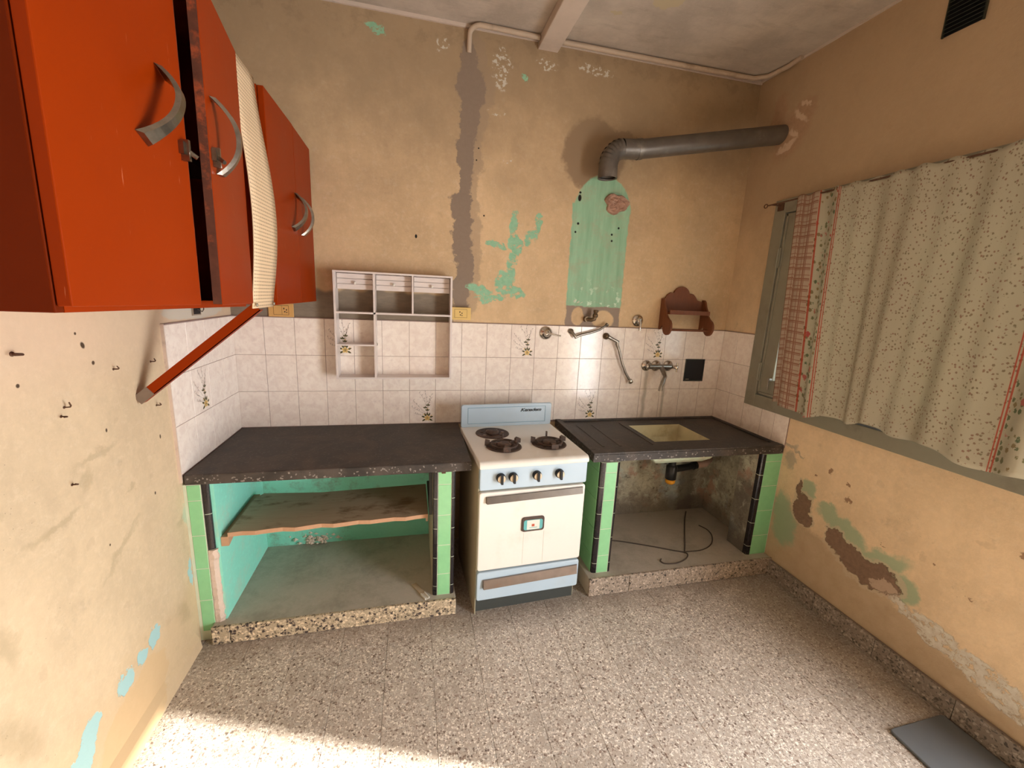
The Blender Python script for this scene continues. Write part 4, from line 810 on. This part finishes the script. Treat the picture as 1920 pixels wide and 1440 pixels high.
s2 = thing('wall_socket', (1.19, -.015, 1.398), 'raised yellow socket box right of the white organiser', 'socket')
MB().box(1.118, 1.236, -.036, -.001, 1.402, 1.472).build('box', M_['yellow2'], s2, bevel=.003)
MB().box(1.142, 1.214, -.0368, -.0355, 1.414, 1.462).build('inner_frame', M_['brown'], s2); MB().box(1.1435, 1.2125, -.0378, -.0365, 1.4155, 1.4605).build('outlet', M_['yellow2'], s2)
slots(1.178, 1.438, -.0378).build('slot', M_['inblack'], s2)
# ------------------------------------------------------------------ taps and fittings on the back wall
YT = -.0085
def rosette(o, x, z, y, r=.030): return MB().lathe((x, y, z), (0, -1, 0), [(r, 0), (r, .004), (r*.8, .010), (r*.45, .016), (r*.42, .030), (r*.30, .034), (0, .035)], 26).build('rosette', M_['chrome'], o)
t1 = thing('stop_valve', (1.70, YT, 1.30), 'round chrome stop valve with lever pointing right, above the stove', 'valve')
rosette(t1, 1.700, 1.338, YT, .040); MB().tube([(1.70, YT-.03, 1.338), (1.735, YT-.034, 1.333), (1.785, YT-.036, 1.325)], [.006, .0045, .0055], 10).build('lever', M_['chrome'], t1)
t2 = thing('stop_valve', (2.315, 0, 1.38), 'round chrome stop valve with lever hanging down, left of the brown shelf', 'valve')
rosette(t2, 2.312, 1.433, -.001, .038); MB().tube([(2.312, -.032, 1.433), (2.312, -.042, 1.41), (2.312, -.040, 1.370)], [.008, .006, .008], 10).build('lever', M_['chrome'], t2)
gv = thing('gas_elbow', (1.99, 0, 1.42), 'dark brass gas elbow sticking up from the wall below the green patch', 'pipe fitting')
MB().tube([(1.955, -.001, 1.43), (1.955, -.03, 1.43)], .017, 16).tube([(1.955, -.022, 1.43), (1.975, -.045, 1.428), (1.992, -.05, 1.435), (1.996, -.05, 1.455)], .013, 14).build('elbow', M_['brass'], gv)
MB().lathe((1.996, -.05, 1.445), (.08, 0, 1), [(.0, 0), (.016, 0), (.016, .018), (.011, .020), (.011, .030), (.015, .032), (.015, .044), (0, .044)], 6).build('hex_nut', M_['brass'], gv)
c_ = thing('water_connector', (1.97, -.02, 1.31), 'chrome bent connector tube slanting up to the right, below the gas elbow', 'pipe fitting')
MB().lathe((1.860, YT, 1.353), (0, -1, 0), [(.016, 0), (.016, .012), (.010, .014), (.010, .022), (0, .022)], 18).build('collar', M_['dchrome'], c_)
MB().tube([(1.860, -.026, 1.353), (1.872, -.034, 1.338), (1.886, -.034, 1.318), (1.92, -.034, 1.334), (1.98, -.034, 1.348), (2.04, -.034, 1.368), (2.085, -.030, 1.398)], [.009, .009, .010, .008, .008, .007, .007], 12).lathe((2.085, -.030, 1.396), (.5, -.3, .8), [(0, 0), (.011, 0), (.011, .014), (0, .014)], 12).build('tube', M_['dchrome'], c_)
c2_ = thing('water_connector', (2.2, -.02, 1.02), 'long chrome connector tube hanging down diagonally above the sink worktop', 'pipe fitting')
MB().lathe((2.100, YT, 1.328), (0, -1, 0), [(.021, 0), (.021, .008), (.016, .014), (.012, .026), (0, .026)], 20).build('collar', M_['brass'], c2_)
MB().tube([(2.105, -.032, 1.326), (2.135, -.036, 1.312), (2.168, -.038, 1.297), (2.165, -.038, 1.283), (2.185, -.038, 1.24), (2.215, -.038, 1.16), (2.245, -.036, 1.10), (2.285, -.032, 1.045)], [.012, .010, .013, .011, .008, .008, .008, .008], 12).build('tube', M_['dchrome'], c2_)
MB().lathe((2.282, -.032, 1.052), (.55, 0, -.83), [(0, 0), (.013, 0), (.016, .004), (.016, .024), (.011, .026), (0, .026)], 8).build('end_nut', M_['chrome'], c2_)
fa = thing('sink_mixer_tap', (2.48, YT, .97), 'chrome wall-mounted mixer tap over the sink, missing its left handle', 'tap')
for x in (2.405, 2.475, 2.565): rosette(fa, x, 1.142, YT, .036)
MB().tube([(2.405, -.042, 1.14), (2.565, -.042, 1.14)], .016, 14).build('body', M_['dchrome'], fa)
MB().tube([(2.497, -.042, 1.14), (2.500, -.060, 1.115), (2.498, -.095, 1.085), (2.470, -.12, 1.055), (2.455, -.125, 1.02), (2.455, -.125, .998)], [.017, .015, .013, .013, .012, .014], 14).build('spout', M_['dchrome'], fa)
m = MB().lathe((2.572, -.044, 1.14), (.75, -.65, 0), [(0, 0), (.013, 0), (.013, .022), (.015, .026), (.012, .04), (0, .042)], 14)
for k in range(4): a = k*math.pi/2; m.tube([(2.597, -.066, 1.14), (2.597+.030*math.cos(a)*.65, -.066+.030*math.cos(a)*.75, 1.14+.030*math.sin(a))], [.005, .006], 8)
m.build('cross_handle', M_['chrome'], fa)
# square recess in the tiles
bx = thing('wall_recess', (2.765, YT, 1.035), 'square black recess box let into the tiles right of the sink tap', 'recess')
MB().box(2.700, 2.842, -.0092, -.0063, 1.040, 1.186).build('cavity', M_['inblack'], bx)
MB().box(2.697, 2.702, -.012, -.0063, 1.037, 1.189).box(2.840, 2.845, -.012, -.0063, 1.037, 1.189).box(2.702, 2.840, -.012, -.0063, 1.184, 1.189).box(2.702, 2.840, -.012, -.0063, 1.037, 1.045).build('frame', M_['base'], bx)
MB().box(2.712, 2.738, -.011, -.009, 1.048, 1.054).build('tab', M_['dchrome'], bx)
for a, b, c, d in ((2.6775, 2.8245, .9839, 1.038), ):
    pass
MB().box(2.6775, 2.8235, -.0075, -.0062, .984, 1.182).build('wall_tile', M_['tile'], wb)
# crater left by the old flue
m = MB(); rb = random.Random(5); n = 26; rings = []
for j, (f, dep) in enumerate(((1.0, .001), (.94, .012), (.80, .016), (.62, .007), (.44, .014), (.25, .008), (.1, .012))):
    rg = []
    for k in range(n):
        a = 2*math.pi*k/n; q = 1+.13*math.sin(3*a+1)+.06*math.sin(7*a)+(.05*math.sin(k*5.3))
        rg.append((2.092+.076*q*f*math.cos(a), -dep-(rb.random()*.009 if j else 0), 2.112+.056*q*f*math.sin(a)))
    rings.append(rg)
m.add(sum(rings, []), [(j*n+k, j*n+(k+1) % n, (j+1)*n+(k+1) % n, (j+1)*n+k) for j in range(6) for k in range(n)]+[tuple(range(6*n, 7*n))])
tag(m.build('brick_rubble', M_['brick']), 'rough broken brick plug in the green patch under the flue elbow', 'rubble')
# ------------------------------------------------------------------ orange wall cabinets
OR = M_['orange']
def bow(parent, c, ang, name='handle', L=.165, h=.045, mirror=1, mat='dchrome'):
    """crescent pull: flat feet and a bowed band; c in parent space, door face normal +x"""
    m = MB(); n = 16; vs = []; ca, sa = math.cos(ang), math.sin(ang)
    for k in range(n+1):
        s = -1+2*k/n; out = h*(1-abs(s)**2.2); wd = .0105+.008*abs(s)**3; th = .009+.002*abs(s)**2
        al = s*L/2
        for (dw_, dx) in ((-wd, 0), (wd, 0), (wd*.7, th), (-wd*.7, th)):
            y, z = dw_, al; vs.append((c[0]+out+dx, c[1]+y*ca-z*sa, c[2]+y*sa+z*ca))
    fs = [(k*4+i, k*4+(i+1) % 4, k*4+4+(i+1) % 4, k*4+4+i) for k in range(n) for i in range(4)]+[(0, 1, 2, 3), (n*4+3, n*4+2, n*4+1, n*4)]
    m.add(vs, fs, 0, False); return m.build(name, M_[mat], parent, local=True)
def door_part(parent, hinge, width, ang, sgn, z0, z1, hy, hz, hang, lock=True):
    """door slab hinged at (x,y); sgn +1: extends to +y from the hinge"""
    m = MB().box(0, .020, 0 if sgn > 0 else -width, width if sgn > 0 else 0, z0, z1)
    o = m.build('door', [OR], parent, local=True, bevel=.002)
    o.location = (hinge[0], hinge[1], 0); o.rotation_euler = (0, 0, ang)
    e = MB().box(.001, .019, sgn*width, sgn*(width+.0015), z0+.002, z1-.002) if sgn > 0 else MB().box(.001, .019, -(width+.0015), -width, z0+.002, z1-.002)
    e.build('worn_edge', M_['edgeb'], o, local=True)
    bow(o, (.021, hy, hz), hang)
    if lock:
        yk = sgn*(width-.022); MB().box(.0202, .030, yk-.012, yk+.016, hz-.060, hz-.035).box(.0202, .036, yk-.004, yk+.004, hz-.072, hz-.03).tube([(.03, yk, hz-.05), (.045, yk+.01*sgn, hz-.062)], .005, 8).build('latch', M_['dchrome'], o, local=True)
    return o
def cabinet(ya, yb, zb, zt, label, tilt, near_side):
    c = thing('wall_cabinet', (0, (ya+yb)/2, zb), label, 'cabinet', rot=(tilt, 0, 0)); h_ = zt-zb; a = ya-(ya+yb)/2; b = -a
    MB().box(.0005, .393, a, a+.018, 0, h_).build('side_panel', M_['orange_shaded'] if near_side else OR, c, local=True, bevel=.002)  # near end panel's shade painted in as a darker copy of the enamel
    MB().box(.0005, .393, b-.018, b, 0, h_).build('side_panel', OR, c, local=True)
    MB().box(.0005, .393, a+.018, b-.018, 0, .018).build('bottom_panel', OR, c, local=True); MB().box(.0005, .393, a+.018, b-.018, h_-.018, h_).build('top_panel', OR, c, local=True)
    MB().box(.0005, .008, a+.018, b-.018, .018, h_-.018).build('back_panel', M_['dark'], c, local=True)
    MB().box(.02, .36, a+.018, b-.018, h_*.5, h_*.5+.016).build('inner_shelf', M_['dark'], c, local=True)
    return c, a, b, h_
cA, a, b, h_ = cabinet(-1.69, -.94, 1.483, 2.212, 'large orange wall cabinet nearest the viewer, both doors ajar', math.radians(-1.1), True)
door_part(cA, (.3945, a+.002), .359, math.radians(-3), 1, .010, h_-.004, .245, .385, math.radians(-28))
door_part(cA, (.3945, b-.002), .352, math.radians(7.5), -1, .010, h_-.004, -.300, .400, math.radians(3))
cB, a, b, h_ = cabinet(-.69, -.012, 1.472, 2.215, 'smaller orange wall cabinet against the back wall, doors shut', 0, False)
door_part(cB, (.3945, a+.002), .349, math.radians(-.6), 1, .002, h_-.002, .300, .385, math.radians(-25), False)
door_part(cB, (.3945, b-.002), .318, math.radians(.4), -1, .002, h_-.002, -.245, .385, math.radians(-3), False)
# loose perforated strip between the cabinets
m = MB(); n = 24; vs = []; uvs = []
for k in range(n+1):
    s = k/n; z = 2.212+(1.468-2.212)*s; out = .032*math.sin(math.pi*min(1, s**1.25*1.0))**1.2
    ya_, yb_ = -.938+.032*s, -.742+.045*s
    for i in range(5):
        q = i/4; vs.append((.402+out*(.75+.35*q), ya_+(yb_-ya_)*q, z)); uvs.append((q*.2, s*.75))
fs = [(k*5+i, k*5+i+1, k*5+6+i, k*5+5+i) for k in range(n) for i in range(4)]
m.add(vs, fs, 0, True); o = m.build('perforated_panel', M_['peg']); uv = o.data.uv_layers.new(name='UVMap')
for lp in o.data.loops: uv.data[lp.index].uv = uvs[lp.vertex_index]
sl = o.modifiers.new('solid', 'SOLIDIFY'); sl.thickness = .004; sl.offset = -1
tag(o, 'bowed cream perforated board strip hanging between the two orange cabinets', 'panel')
for yq in (-.893, -.715): MB().lathe((.408, yq, 1.480), (1, 0, 0), [(0, 0), (.006, 0), (.005, .004), (0, .005)], 10).build('screw', M_['screw'], o)
# brace
br = thing('cabinet_brace', (.0, -.83, 1.13), 'chipped orange angle-iron brace from the left wall up to the cabinet bottom', 'brace')
A_, B_ = Vector((.002, -.825, 1.150)), Vector((.385, -.825, 1.476)); d_ = (B_-A_).normalized(); n_ = Vector((-d_.z, 0, d_.x))
def bar(p, q, w0, w1, y0, y1):
    vs = [p+n_*w0, q+n_*w0, q+n_*w1, p+n_*w1]; return [tuple(Vector((v.x, y, v.z))) for y in (y0, y1) for v in vs]
FB = [(0, 1, 2, 3), (7, 6, 5, 4), (0, 4, 5, 1), (1, 5, 6, 2), (2, 6, 7, 3), (3, 7, 4, 0)]
MB().add(bar(A_, B_, -.022, .010, -.832, -.828), FB).build('web', OR, br)
MB().add(bar(A_, B_, -.022, -.019, -.832, -.806), FB).build('flange', OR, br)
MB().add(bar(A_-d_*.004, A_+d_*.05, -.023, .011, -.833, -.8322), FB).build('bare_foot', M_['trim'], br)
# bent nails in the left wall
first = None
def nail(y, z, L, label, group):
    o = MB().tube([(-.004, 0, 0), (.014, -.001, 0), (.018, -.006, -.001), (.019, -L, -.003)], [.002, .002, .002, .0016], 6).tube([(0, 0, 0), (.001, 0, 0)], .004, 8).build('bent_nail', M_['rust'], None, origin=(0, 0, 0))
    o.location = (0, y, z); o.rotation_euler = (random.uniform(-1.4, -.2), 0, 0); tag(o, label, 'nail', group); return o
for (y, z, lb) in ((-.921, 1.267, 'bent nail in the left wall, alone left of the foot of the orange brace'),
                   (-1.130, 1.200, 'bent nail in the left wall, upper one of a close pair'),
                   (-1.145, 1.179, 'bent nail in the left wall, lower one of a close pair'),
                   (-.727, 1.26, 'small bent nail between the brace shadow and the left tiles'),
                   (-.726, 1.099, 'small bent nail beside the tile edge, just below the brace foot'),
                   (-1.149, .986, 'lowest bent nail in the left wall, below the dirt smudges')):
    nail(y, z, .018, lb, 'bent nails in the left wall')
hk = MB().tube([(0, 0, 0), (.020, 0, 0), (.024, -.004, 0), (.024, -.024, .002)], .003, 8).lathe((0, 0, 0), (1, 0, 0), [(.006, 0), (.006, .002), (0, .003)], 10).build('wall_hook', M_['rust'], None, origin=(0, 0, 0)); hk.location = (0, -1.25, 1.361)
tag(hk, 'thick dark hook screw in the left wall, larger than the nails', 'hook')
# old junction box hole under the near cabinet
jb = thing('junction_box', (.001, -.36, 1.40), 'opened junction box with loose wires under the orange cabinet', 'junction box')
MB().box(.0005, .006, -.40, -.33, 1.405, 1.455).build('rim', M_['screw'], jb); MB().box(.006, .0065, -.394, -.336, 1.410, 1.450).build('opening', M_['inblack'], jb)
MB().tube([(.006, -.36, 1.43), (.02, -.35, 1.42), (.018, -.33, 1.43), (.008, -.31, 1.44)], .002, 6).build('wire', M_['cable'], jb)
# ------------------------------------------------------------------ mat
P = []
for cx, cy, a0 in ((2.925, -1.555, 0), (2.672, -1.560, 90), (2.640, -2.28, 180), (2.925, -2.28, 270)):
    for k in range(5): a = math.radians(a0+k*22.5); P.append((cx+.014*math.cos(a), cy+.014*math.sin(a)))
tag(MB().prism(P, 'z', .0005, .012).build('floor_mat', M_['mat'], bevel=.003), 'slate-blue flat rubber mat on the floor by the right wall', 'mat')
